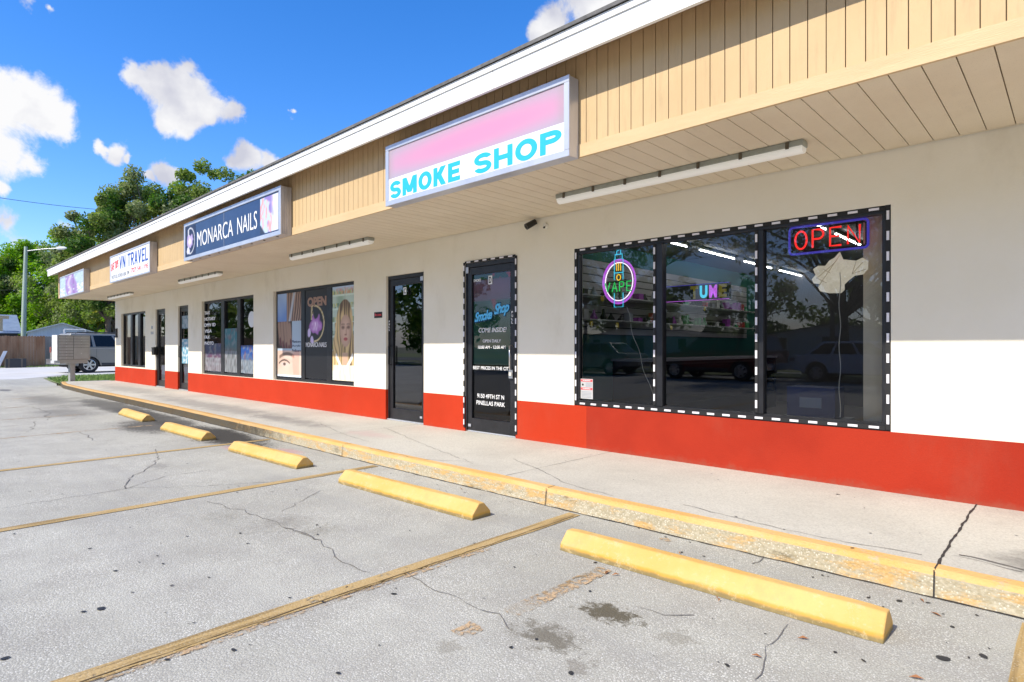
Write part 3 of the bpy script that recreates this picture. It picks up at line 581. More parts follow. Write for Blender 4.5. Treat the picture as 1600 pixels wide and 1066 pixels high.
for k in range(len(KR) - 1):
    m_ = M['kerbtop'] if k >= 2 else M['kerbface']
    vs = [r_[k] for r_ in rows] + [r_[k + 1] for r_ in rows]; n = len(rows)
    kb.add(vs, [(i, n + i, n + i + 1, i + 1) for i in range(n - 1)], m_, False)
for xj in joints:
    y = kerb_y(xj); kb.add([(xj - .003, y - .003, 0), (xj + .003, y - .003, 0), (xj + .003, y + .014, SW), (xj - .003, y + .014, SW)], [(0, 1, 2, 3)], M['seam']); kb.quad((xj - .003, y + .03, SW + .005), (xj + .003, y + .03, SW + .005), (xj + .003, y + KW, SW + .005), (xj - .003, y + KW, SW + .005), M['seam'])
polyline_strip(kb, [(x_, kerb_y(x_) - .006) for x_ in (XR, 0, -3, -6, -9, -12, -18, -23)], .016, .005, M['seam'], .004, .08)
tag(kb.build('kerb'), kind='structure')

# dry leaves: a handful, as litter
lf = MB()
for gx, gy in [(948,897),(962,900),(1120,936),(1124,940),(1182,1028),(1432,1062),(1440,940),(1462,962),(1545,922),(1550,925),(720,765),(830,770),(1255,1000),(1062,866)]:
    x, y = gnd(gx, gy); a = random.random() * 3; l = random.uniform(.012, .03)
    lf.add([(x - l * math.cos(a), y - l * math.sin(a), .006), (x + .3 * l * math.sin(a), y - .3 * l * math.cos(a), .012), (x + l * math.cos(a), y + l * math.sin(a), .008), (x - .3 * l * math.sin(a), y + .3 * l * math.cos(a), .016)], [(0, 1, 2, 3)], M['leaflit'])
tag(lf.build('leaf_litter'), 'scattered dry brown leaves lying on the asphalt by the wheel stops', 'leaf litter', kind='stuff')

# ------------------------------------------------------------------ BUILDING
bld = tag(empty('strip_mall', (0, 0, 0)), 'long single-storey cream shop building with red base band and tan overhanging fascia', 'building')
wins = [('D', -4.09, -1.043, .597, 2.343), ('C', -11.54, -8.614, .6, 2.34), ('B', -15.37, -12.454, .6, 2.343), ('A', -22.4, -19.848, .63, 2.31)]
doors = [('D', -5.90, -4.983, SW, 2.348), ('C', -7.712, -6.784, SW, 2.33), ('B', -17.05, -16.295, SW, 2.31), ('A', -18.90, -18.071, SW, 2.30)]
WT = .16
holes = sorted([(w[1], w[2], w[3], w[4]) for w in wins] + [(d[1], d[2], d[3], d[4]) for d in doors])
wall = MB(); red = MB(); x = XL
RP = .004   # the red paint is a coat 4 mm proud
def seg_wall(x0, x1, z0, z1):
    if x1 - x0 < 1e-4 or z1 - z0 < 1e-4: return
    if z0 < RED - .001:
        for ra, rb, rm in ((x0, min(x1, -3.92), 'redb'), (max(x0, -3.92), x1, 'red')):      # the band was repainted brighter up to just inside the large window
            if rb > ra: b_ = MB(); b_.box(ra, rb, WY - RP, WY + WT, z0, min(z1, RED), M[rm]); b_.build('painted_base_band', bld)
    if z1 > RED: wall.box(x0, x1, WY, WY + WT, max(z0, RED), z1, M['wall'])
for (a, b, z0, z1) in holes:
    seg_wall(x, a, -.02, 3.0); seg_wall(a, b, z1, 3.0)
    if z0 > SW + .01: seg_wall(a, b, -.02, z0)
    x = b
seg_wall(x, XR, -.02, 3.0)
wall.box(XL, XL + WT, WY + WT, 13.0, RED, 3.0, M['wall']); red.box(XL - RP, XL + WT, WY + WT, 13.0, -.02, RED, M['red'])
wall.box(XR - WT, XR, WY + WT, 13.0, -.02, 3.0, M['wall']); wall.box(XL, XR, 13.0, 13.2, -.02, 3.0, M['wall'])
wall.build('wall', bld); red.build('painted_base_band', bld)
# threshold strips
for n_, a, b, z0, z1 in doors: th = MB(); th.box(a, b, WY + .02, WY + .2, SW + .003, SW + .018, M['alu']); th.build('threshold', bld)
# fascia siding
sd = MB(); sd.box(XL + .002, XR, FY + .012, FY + .09, SOF + .005, 3.62, M['sidegap'])
x = -2.82
while x > XL: x -= .1025
x += .1025
last = XL
while x < XR:
    sd.box(last + .003, x - .003, FY, FY + .0118, 2.862, 3.615, M['siding']); last = x; x += .1025
sd.box(XL - .012, XL, FY, WY + .6, SOF + .004, 3.615, M['siding'])
sd.build('siding', bld)
tr = MB(); tr.box(XL - .016, XR, FY - .012, FY + .012, SOF - .008, 2.858, M['trim']); tr.box(XL - .02, XL + .07, FY - .016, FY + .01, 2.859, 3.6, M['trim']); tr.box(XL - .03, XL - .0125, FY - .01, WY + .6, SOF - .006, 2.85, M['trim']); tr.build('trim_board', bld)
# soffit panels run front to back
sf = MB(); sf.box(XL, XR, FY + .013, WY - .001, SOF + .014, SOF + .04, M['sofgap'])
x = -.308
while x > XL: x -= .1538
k = 0; last = XL
x += .1538
while x < XR:
    gp = .0042 if k % 2 else .0022
    sf.box(last + gp, x - gp, FY + .014, WY - .012, SOF, SOF + .0135, M['soffit']); last = x; x += .1538; k += 1
sf.box(XL, XR, WY - .02, WY - .0105, SOF - .006, SOF - .0005, M['soffit'])
sf.build('soffit', bld)
# roof: low gable, eave board, plywood eave
rf = MB(); RS = 4 / 12.
ridge = 9.4
def rz(y): return 3.655 + (y - EY) * RS
rf.prism([(EY - .03, rz(EY) + .012 - .01), (EY - .03, rz(EY) + .03), (ridge, rz(ridge) + .03), (15.2, rz(EY) + .03), (15.2, rz(EY) + .002), (ridge, rz(ridge) + .001)], XL - .36, XR + .3, M['shingle'])
rf.build('roof', bld)
eb = MB(); eb.box(XL - .30, XR + .3, EY, EY + .03, 3.449, 3.60, M['white']); eb.box(XL - .315, XR + .31, EY - .012, EY + .035, 3.603, 3.654, M['white'])
for xj in (-3.62, -8.5, -13.4, -18.3): eb.box(xj, xj + .004, EY - .0015, EY, 3.449, 3.60, M['mboxd'])
eb.prism([(EY, 3.449), (EY, 3.60), (ridge, rz(ridge) - .04), (ridge, rz(ridge) - .2)], XL - .30, XL - .27, M['white'])
eb.build('eave_board', bld)
ep = MB(); ep.prism([(EY + .03, 3.50), (EY + .03, 3.52), (ridge, rz(ridge) - .12), (ridge, rz(ridge) - .14)], XL - .27, XR + .3, M['ply'])
ep.prism([(FY + .1, 3.0), (FY + .1, 3.62), (ridge, rz(ridge) - .15), (13.2, rz(13.2 - 2 * (13.2 - ridge)) - .15 if False else 3.9), (13.2, 3.0)], XL + .01, XL + .1, M['wall']); ep.build('eave_lining', bld)

def window(tagn, x0, x1, z0, z1, mulls, fw=.055, inset=.05, glass='glass'):
    o = MB(); y0, y1 = WY + inset, WY + inset + .06
    o.box(x0, x1, y0, y1, z0, z0 + fw, M['black']); o.box(x0, x1, y0, y1, z1 - fw, z1, M['black']); o.box(x0, x0 + fw, y0, y1, z0 + fw, z1 - fw, M['black']); o.box(x1 - fw, x1, y0, y1, z0 + fw, z1 - fw, M['black'])
    e = []; px = x0 + fw
    for a, b in mulls:
        o.box(a, b, y0 - .012, y1 + .012, z0 + fw, z1 - fw, M['black']); e.append((px, a)); px = b
    e.append((px, x1 - fw))
    fr = o.build('window', bld, .003, 1)
    for a, b in e:
        p = MB(); p.quad((a, y0 + .03, z0 + fw), (b, y0 + .03, z0 + fw), (b, y0 + .03, z1 - fw), (a, y0 + .03, z1 - fw), M[glass]); p.build('pane', fr)
    return fr, e, y0
wD, panesD, wy = window('D', -4.09, -1.043, .5975, 2.343, [(-3.095, -2.995), (-2.082, -2.008)], .062, .012)
wC, panesC, _ = window('C', -11.54, -8.614, .6, 2.34, [(-10.50, -10.36), (-9.56, -9.40)], .055, .06, 'glassc')
wB, panesB, _ = window('B', -15.37, -12.454, .6, 2.343, [(-14.30, -14.12), (-13.40, -13.23)], .055, .06, 'glassc')
wA, panesA, _ = window('A', -22.4, -19.848, .63, 2.31, [(-21.55, -21.35), (-20.75, -20.52)], .055, .06)

def door(x0, x1, z1, number=None, hinge='L', handle=True, inset=.05, glass='glassdoor'):
    y0, y1 = WY + inset, WY + inset + .05
    d = MB(); fj = .03
    d.box(x0, x0 + fj, y0 - .01, y1 + .05, SW + .019, z1, M['black']); d.box(x1 - fj, x1, y0 - .01, y1 + .05, SW + .019, z1, M['black']); d.box(x0 + fj, x1 - fj, y0 - .01, y1 + .05, z1 - .055, z1, M['black'])
    dr = d.build('door', bld, .002, 1)
    l = MB(); a, b = x0 + fj + .004, x1 - fj - .004; zt = z1 - .06; sw2 = .075
    l.box(a, a + sw2, y0, y1, SW + .025, zt, M['black']); l.box(b - sw2, b, y0, y1, SW + .025, zt, M['black']); l.box(a + sw2, b - sw2, y0, y1, SW + .025, SW + .18, M['black']); l.box(a + sw2, b - sw2, y0, y1, zt - .09, zt, M['black'])
    l.build('door_leaf', dr, .003, 1)
    p = MB(); p.quad((a + sw2, y0 + .025, SW + .18), (b - sw2, y0 + .025, SW + .18), (b - sw2, y0 + .025, zt - .09), (a + sw2, y0 + .025, zt - .09), M[glass]); p.build('pane', dr)
    if handle:
        h = MB(); hx = b - .037 if hinge == 'L' else a + .037
        h.tube([(hx, y0 + .002, 1.26), (hx, y0 - .05, 1.26), (hx, y0 - .05, .98), (hx, y0 + .002, .98)], .0105, M['chrome'] if hinge == 'L' else M['black'], 8)
        if hinge == 'L': h.box(hx - .035, hx + .03, y0 - .03, y0, .86, .965, M['chrome']); h.box(hx - .02, hx + .02, y0 - .045, y0 - .0305, .895, .935, M['offw'])
        h.build('handle', dr)
    return dr, y0, a + sw2, b - sw2
dD, dy, dDa, dDb = door(-5.90, -4.983, 2.348, inset=.014, glass='glassc')
dC, _, dCa, dCb = door(-7.712, -6.784, 2.33, hinge='R')
dB, _, dBa, dBb = door(-17.05, -16.295, 2.31, hinge='R')
dA, _, dAa, dAb = door(-18.90, -18.071, 2.30, hinge='R')

# lettering on door D (vinyl on the glass)
GY = dy + .0235
# green print at top and middle behind lettering, pale faded middle
def door_print(u, v):
    g_ = (.006, .085, .05); c = g_
    c = lerp(c, (.20, .10, .13), sm(.70, .72, v) * (1 - sm(.935, .945, v)))
    c = lerp(c, (.30, .13, .17), .8 * ell(u, v, .6, .86, .5, .09, .8) * sm(.70, .72, v) * (1 - sm(.935, .945, v)))
    if v > .945: c = lerp(c, (.45, .03, .03), sm(.1, .25, nz2(u, v, 9, 2) * sm(.45, .6, u))); 
    if .62 < v < .72: c = lerp(c, (.4, .02, .03), sm(.03, .1, .12 - abs(u - .56 - (v - .67) * -.8)) * .9)
    return c
painted('printed_film', dDa + .002, dDb - .002, 1.02, 2.185, dy + .032, 40, 80, door_print, dD)
lt = MB(); a, b = dDa, dDb; w = b - a
lt = MB(); text(lt, 'COME INSIDE!', a + .16 * w, a + .88 * w, 1.435, 1.495, GY, M['white_v'], .2, .006); lt.build('door_lettering', dD)
lt = MB(); text(lt, 'OPEN DAILY', a + .27 * w, a + .74 * w, 1.305, 1.345, GY, M['white_v'], 0, .008); lt.build('door_lettering', dD)
lt = MB(); text(lt, '10:00 AM - 12:00 AM', a + .14 * w, a + .86 * w, 1.225, 1.267, GY, M['white_v'], .12, .008); lt.build('door_lettering', dD)
lt = MB(); text(lt, 'BEST PRICES IN THE CITY', a + .01 * w, a + .99 * w, .955, .998, GY, M['white_v'], 0, .008); lt.build('door_lettering', dD)
lt = MB(); text(lt, '9150 49TH ST N', a + .12 * w, a + .82 * w, .585, .640, GY, M['white_v'], 0, .006); lt.build('door_lettering', dD)
lt = MB(); text(lt, 'PINELLAS PARK', a + .10 * w, a + .84 * w, .495, .550, GY, M['white_v'], 0, .006); lt.build('door_lettering', dD)
lt = MB(); text(lt, 'SMOKE', a + .02 * w, a + .22 * w, 2.10, 2.135, GY, M['white_v'], .2, .02); lt.build('door_lettering', dD)

sc_ = MB(); text(sc_, 'Smoke', a + .03 * w, a + .54 * w, 1.575, 1.73, GY, M['scripto'], .35, .055, .85, .12, .0); text(sc_, 'Shop', a + .55 * w, a + .97 * w, 1.62, 1.82, GY, M['scripto'], .35, .055, .85, .12, .0)
text(sc_, 'Smoke', a + .05 * w, a + .52 * w, 1.59, 1.715, GY, M['script'], .35, .035, .85, .12, .003); text(sc_, 'Shop', a + .57 * w, a + .95 * w, 1.635, 1.805, GY, M['script'], .35, .035, .85, .12, .003); sc_.build('script_lettering', dD)
def plate(parent, ch, xc, zc, s=.055):
    p = MB(); p.box(xc - s * .62, xc + s * .62, GY - .004, GY - .001, zc - s, zc + s, M['white_v']); text(p, ch, xc - s * .38, xc + s * .38, zc - s * .75, zc + s * .75, GY - .004, M['blackm'], 0, .02); p.build('unit_letter_plate', parent)
plate(dD, 'D', dDa + .47 * w, 2.105); plate(dC, 'C', dCa + .47 * w, 2.08); plate(dA, 'A', dAa + .5 * w, 2.12, .04)
pu = MB()
for dd, hx, side in ((dD, dDb + .037, 1),):
    for k, ch in enumerate('PULL'): text(pu, ch, hx - .012, hx + .012, 1.66 - k * .042, 1.69 - k * .042, dy, M['white_v'], 0, .02)
pu.build('pull_lettering', dD)
pv = MB()
for k, ch in enumerate('PULL'): text(pv, ch, dCa - .05, dCa - .026, 1.62 - k * .042, 1.65 - k * .042, dy, M['white_v'], 0, .02)
pv.build('pull_lettering', dC)
hb = MB()
for dd_ in (dD,):
    hb.box(-5.895, -5.84, dy - .016, dy - .0105, 2.22, 2.30, M['alu']); hb.box(dDa - .06, dDa - .01, dy - .008, dy - .001, .20, .235, M['alu'])
hb.build('hinge_plate', dD)
hc = MB(); hc.box(-6.86, -6.80, dy - .016, dy - .0105, 2.20, 2.26, M['alu']); hc.box(-6.87, -6.82, dy - .016, dy - .0105, .22, .25, M['alu']); hc.build('hinge_plate', dC)

# LED strips with white modules framing door D and window D
def led(path_segments, Y, label, name='led_strip', t=.034, pitch=.145, on=.07):
    s = MB()
    for x0, z0, x1, z1 in path_segments:
        hor = abs(x1 - x0) > abs(z1 - z0)
        if hor: s.box(min(x0, x1), max(x0, x1), Y - .008, Y, z0 - t / 2, z0 + t / 2, M['blackm'])
        else: s.box(x0 - t / 2, x0 + t / 2, Y - .008, Y, min(z0, z1), max(z0, z1), M['blackm'])
        L = abs(x1 - x0) if hor else abs(z1 - z0); n = int(L / pitch)
        for k in range(n):
            c = (k + .5) * L / n
            if hor:
                c += min(x0, x1); s.box(c - on / 2, c + on / 2, Y - .014, Y - .0085, z0 - .008, z0 + .010, M['led'])
            else:
                c += min(z0, z1); s.box(x0 - .009, x0 + .009, Y - .014, Y - .0085, c - on / 2, c + on / 2, M['led'])
    return tag(s.build(name), label, 'light strip')
z0, z1 = .61, 2.343
led([(-4.070, z0, -4.070, z1), (-1.063, z0, -1.063, z1), (-4.05, z1 - .022, -1.083, z1 - .022), (-4.05, z0 + .012, -1.083, z0 + .012)], wy - .0005, 'black strip with white light modules framing the large shop window')
led([(-3.078, z0 + .06, -3.078, z1 - .06)], wy - .0125, 'vertical strip of white light modules on the mullion nearer the vape sign', 'mullion_led_strip', .026)
led([(-2.065, z0 + .06, -2.065, z1 - .06)], wy - .0125, 'vertical strip of white light modules on the mullion nearer the red open sign', 'mullion_led_strip', .024)
led([(-5.912, SW + .05, -5.912, 2.362), (-5.897, 2.362, -4.986, 2.362), (-4.971, SW + .05, -4.971, 2.362)], WY - .0045, 'black strip with white light modules around the shop door lettered D', 'door_led_strip', .03)

# ------------------------------------------------------------------ sign boxes
def sign(name, x0, x1, z0, z1, y, label, cab, b=.045, slots=False):
    s = tag(empty(name, ((x0 + x1) / 2, FY, z0)), label, 'sign')
    def part(mb, n, **k):
        o = mb.build(n, s, **k); o.location = (-(x0 + x1) / 2, -FY, -z0); return o
    c = MB(); c.box(x0, x1, y + .004, FY - .012, z0, z1, cab)
    if slots:
        n = 9
        for i in range(n):
            xx = x0 + (x1 - x0) * (i + .5) / n; c.box(xx - .01, xx + .01, y + .03, y + .06, z0 - .006, z0, M['blackm'])
        for i in range(5): yy = y + .02 + i * (FY - y - .03) / 5; c.box(x1, x1 + .006, yy, yy + .012, z0 + .01, z1 - .01, M['alud'])
    part(c, 'cabinet')
    f = MB(); f.box(x0 - .004, x1 + .004, y - .012, y + .0035, z0 - .004, z0 + b, M['alu']); f.box(x0 - .004, x1 + .004, y - .012, y + .0035, z1 - b, z1 + .004, M['alu']); f.box(x0 - .004, x0 + b, y - .012, y + .0035, z0 + b, z1 - b, M['alu']); f.box(x1 - b, x1 + .004, y - .012, y + .0035, z0 + b, z1 - b, M['alu'])
    part(f, 'frame', bevel=.003, seg=1)
    return s, part
# smoke shop
x0, x1, z0, z1, y = -5.35, -2.888, 2.745, 3.375, 3.705
s, part = sign('shop_sign', x0, x1, z0, z1, y, 'pink and white box sign reading SMOKE SHOP in cyan block letters', M['alu'], .05)
def pinkfn(u, v):
    base = (.42, .42, .52); pk = (.70, .30, .50)
    c = lerp(base, pk, ell(u, v, .55, .50 + .0 * u, .62, .42, .75))
    c = lerp(c, (.42, .36, .40), max(sm(.05, 0, u), sm(.95, 1, u)) * .6)
    c = lerp(c, (.50, .34, .40), sm(.88, 1.02, v) * .6)
    return c
pf = painted('pink_face', x0 + .05, x1 - .05, 3.02, z1 - .05, y - .002, 60, 20, pinkfn, s, M['vcols']); pf.location = (-(x0 + x1) / 2, -FY, -z0)
f = MB(); f.quad((x0 + .05, y - .002, z0 + .045), (x1 - .05, y - .002, z0 + .045), (x1 - .05, y - .002, 3.02), (x0 + .05, y - .002, 3.02), M['whiteface']); part(f, 'white_face')
f = MB(); block(f, 'SMOKE', -5.28, -4.17, 2.805, 2.985, y - .0035, M['cyan'], .062); part(f, 'sign_lettering'); f = MB(); block(f, 'SHOP', -3.98, -2.965, 2.805, 2.985, y - .0035, M['cyan'], .062); part(f, 'sign_lettering')
# nails
x0, x1, z0, z1, y = -11.41, -7.72, 2.754, 3.40, 3.675
s, part = sign('shop_sign', x0, x1, z0, z1, y, 'navy box sign reading MONARCA NAILS with a pastel picture at one end', M['alud'], .055, True)
f = MB(); f.quad((x0 + .05, y - .001, z0 + .05), (x1 - .05, y - .001, z0 + .05), (x1 - .05, y - .001, z1 - .05), (x0 + .05, y - .001, z1 - .05), M['navy']); f.box(-9.66, -9.65, y - .003, y - .0015, z0 + .05, z1 - .05, M['greyl']); part(f, 'sign_face')
def scaled_text(f, txt, xa, xb, za, zb, Y, m, **k): text(f, txt, xa, xb, za, zb, Y, m, **k)
f = MB(); text(f, 'MONARCA', -10.79, -9.30, 2.93, 3.185, y - .002, M['white_v'], 0, -.004); part(f, 'sign_lettering'); f = MB(); text(f, 'NAILS', -9.14, -8.46, 2.93, 3.185, y - .002, M['white_v'], 0, -.004); part(f, 'sign_lettering')
def flower(u, v, cx, cy, r, base, petal, ring):
    c = base; d = math.hypot((u - cx) / r, (v - cy) / r); a = math.atan2(v - cy, u - cx)
    rr = .75 + .22 * math.cos(6 * a + 3 * d) + .25 * nz2(u, v, 14 / max(r, .1) * .3, 4)
    c = lerp(c, petal, 1 - sm(rr - .15, rr + .1, d)); c = lerp(c, ring, (1 - sm(.15, .4, abs(nz2(u, v, 25, 1.3)))) * (1 - sm(rr - .2, rr, d)) * .6)
    return c
def nail_logo(u, v):
    base = (.012, .028, .085); c = base
    d = math.hypot((u - .45) / .48, (v - .5) / .46)
    if u > .3: c = lerp(c, (.65, .68, .75), 1 - sm(.02, .07, abs(d - .93)))
    if .2 < u < .32 and .1 < v < .9: c = (.6, .62, .7)
    d2 = math.hypot((u - .42) / .36, (v - .5) / .26) + .35 * nz2(u, v, 7, 2)
    c = lerp(c, (.50, .40, .72), 1 - sm(.75, .95, d2)); c = lerp(c, (.85, .8, .9), (1 - sm(.2, .6, d2)) * .8)
    d3 = math.hypot((u - .25) / .2, (v - .18) / .14) + .3 * nz2(u, v, 9, 5); c = lerp(c, (.7, .7, .85), 1 - sm(.7, .9, d3))
    return c
o = painted('butterfly_logo', -11.34, -10.87, z0 + .07, z1 - .07, y - .0025, 26, 36, nail_logo, s, M['vcols']); o.location = (-(x0 + x1) / 2, -FY, -z0)
def pastel(u, v):
    c = (.55, .68, .82); n = nz2(u * 1.5 - v * .8, v * .5 + u, 5, 3)
    c = lerp(c, (.80, .40, .42), sm(-.05, .25, n + .25 * math.sin((u + v * .4) * 26) * (1 if v < .45 or (v > .7 and u < .6) else 0)))
    c = lerp(c, (.30, .22, .58), sm(.1, .3, nz2(u, v, 4, 8) + .25 * (v > .5) - abs(u - .55)))
    c = lerp(c, (.75, .82, .9), sm(.55, .8, u) * .7); c = lerp(c, (.03, .05, .1), sm(.05, 0, u - .0 - max(0, .25 - v) * 1.0) * (v < .25))
    return c
o = painted('pastel_picture', -8.36, -7.80, z0 + .075, z1 - .075, y - .0025, 34, 34, pastel, s, M['vcols']); o.location = (-(x0 + x1) / 2, -FY, -z0)
# travel
x0, x1, z0, z1, y = -16.42, -13.42, 2.735, 3.35, 3.69
s, part = sign('shop_sign', x0, x1, z0, z1, y, 'white box sign reading VN TRAVEL in blue letters with red phone number', M['alud'], .03)
f = MB(); f.quad((x0 + .025, y - .001, z0 + .03), (x1 - .025, y - .001, z0 + .03), (x1 - .025, y - .001, z1 - .03), (x0 + .025, y - .001, z1 - .03), M['whiteface']); part(f, 'sign_face')
f = MB(); block(f, 'VN TRAVEL', -15.65, -13.55, 2.99, 3.27, y - .0015, M['blue'], .062); part(f, 'sign_lettering'); f = MB(); text(f, 'SAFE TRIPS', -16.35, -15.72, 3.02, 3.20, y - .0015, M['redl'], 0, .015, 1, .08); part(f, 'sign_lettering'); f = MB()
text(f, '(727) 541-1195', -14.75, -13.55, 2.81, 2.93, y - .0015, M['redl'], 0, .01); part(f, 'sign_lettering'); f = MB(); text(f, 'PHOTO ID, LICENSE & REAL TIME', -16.3, -14.85, 2.80, 2.90, y - .0015, M['greyl'], 0, .0); part(f, 'sign_lettering')
# purple
x0, x1, z0, z1, y = -22.1, -19.07, 2.705, 3.315, 3.69
s, part = sign('shop_sign', x0, x1, z0, z1, y, 'end box sign with a purple and pale blue abstract picture', M['alud'], .03)
def purp(u, v):
    c = (.50, .64, .78); w_ = .33 + .06 * math.sin(v * 5)
    c = lerp(c, (.38, .24, .55), sm(w_ * .75, w_ * .6, abs(u - .48 + .15 * (v - .5)))); c = lerp(c, (.72, .62, .85), sm(.1, .0, abs(u - .42 - .05 * math.sin(v * 8))) * .8)
    c = lerp(c, (.25, .10, .40), sm(.05, .0, abs(u - .62 + .05 * v)) * .7)
    c = lerp(c, (.8, .85, .92), sm(.0, .25, nz2(u, v, 9, 3) + (.2 if (v < .45 and (u < .22 or u > .72)) else -.35)))
    c = lerp(c, (.3, .42, .5), sm(.25, .4, nz2(u, v, 14, 7)) * .6); return c
o = painted('abstract_picture', x0 + .03, x1 - .03, z0 + .03, z1 - .03, y - .002, 50, 24, purp, s, M['vcols']); o.location = (-(x0 + x1) / 2, -FY, -z0)

# ------------------------------------------------------------------ soffit lamps
def lamp0():
    t = empty('soffit_lamp')
    h = MB(); h.box(-1.16, 1.16, -.055, .055, -.045, 0, M['housing']); h.build('housing', t, .008, 2)
    d = MB(); n = 10; pts = [(.05 * math.cos(math.pi + k * math.pi / n), -.045 + .048 * math.sin(math.pi + k * math.pi / n)) for k in range(n + 1)]
    d.prism([(p[0], p[1]) for p in pts], -1.15, 1.15, M['tube']); d.build('diffuser', t)
    for k in range(7):
        x = -1.05 + k * .35; c = MB(); c.box(x - .012, x + .012, -.064, -.0555, -.055, -.005, M['clip']); c.build('clip', t)
    return t
L0 = lamp0(); lamps = [L0]
def dup(root):
    r = root.copy(); C.objects.link(r)
    for ch in root.children:
        c = ch.copy(); C.objects.link(c); c.parent = r
    return r
locs = [(-2.61, 4.66, 'long white strip lamp under the overhang above the large smoke shop window'), (-8.25, 4.66, 'strip lamp under the overhang by the nail salon poster window'),
        (-13.65, 4.68, 'strip lamp under the overhang by the travel shop window'), (-20.1, 4.75, 'strip lamp under the overhang nearest the far end of the building')]
for i, (lx, ly, lab) in enumerate(locs):
    o = L0 if i == 0 else dup(L0); o.location = (lx, ly, SOF - .001); tag(o, lab, 'lamp', 'strip lamps under the overhang')
# bullet camera and sensor
cm = tag(empty('security_camera', (-4.66, WY, 2.70)), 'small black security camera under the overhang, pointing down', 'camera')
k = MB(); k.cyl((0, -.002, .02), (0, -.05, .02), .02, .016, M['camblack']); k.build('bracket', cm)
k = MB(); k.cyl((.03, -.04, .02), (-.02, -.15, -.05), .034, .038, M['camblack'], 18); k.build('camera_body', cm); k = MB(); k.cyl((-.02, -.1505, -.0503), (-.0205, -.1515, -.051), .022, .022, M['carglass'], 18); k.build('lens', cm)
k = MB(); k.cyl((-4.50, WY, 2.66), (-4.50, WY - .03, 2.66), .035, .028, M['offw'], 20); k.cyl((-4.50, WY - .03, 2.64), (-4.50, WY - .042, 2.63), .012, .01, M['camblack'], 12); tag(k.build('motion_sensor'), 'small off-white round sensor on the wall beside the camera', 'sensor')
k = MB(); k.box(-8.02, -7.81, WY - .006, WY - .0005, 1.70, 1.79, M['blackm']); k.box(-8.00, -7.975, WY - .008, WY - .0065, 1.73, 1.77, M['redl']); text(k, 'RECORDING', -7.96, -7.825, 1.73, 1.76, WY - .006, M['redl'], 0, .01); tag(k.build('notice_plate'), 'small black notice plate with red writing on the wall left of door C', 'notice')
k = MB(); k.cyl((-19.20, WY, 1.80), (-19.20, WY - .01, 1.80), .05, .05, M['greyl'], 16); text(k, '9144', -19.33, -19.08, 1.60, 1.69, WY, M['greyl'], 0, .03); tag(k.build('house_number_plate'), 'grey number and round disc on the wall left of the last narrow door', 'number')
k = MB(); k.box(-22.9, -22.82, WY - .06, WY - .0005, 1.55, 1.85, M['plasticd']); k.box(-22.885, -22.835, WY - .066, WY - .0605, 1.60, 1.66, M['greyl']); tag(k.build('meter_box'), 'small dark box fixed to the wall at its far corner', 'box')
k = MB(); k.box(-18.93, -18.72, WY - .09, WY - .004, 1.02, 1.22, M['camblack']); k.prism([(WY - .1, 1.22), (WY - .1, 1.23), (WY - .004, 1.25), (WY - .004, 1.22)], -18.935, -18.715, M['camblack']); tag(k.build('letter_box'), 'small black letter box on the jamb of the narrow door', 'letter box')

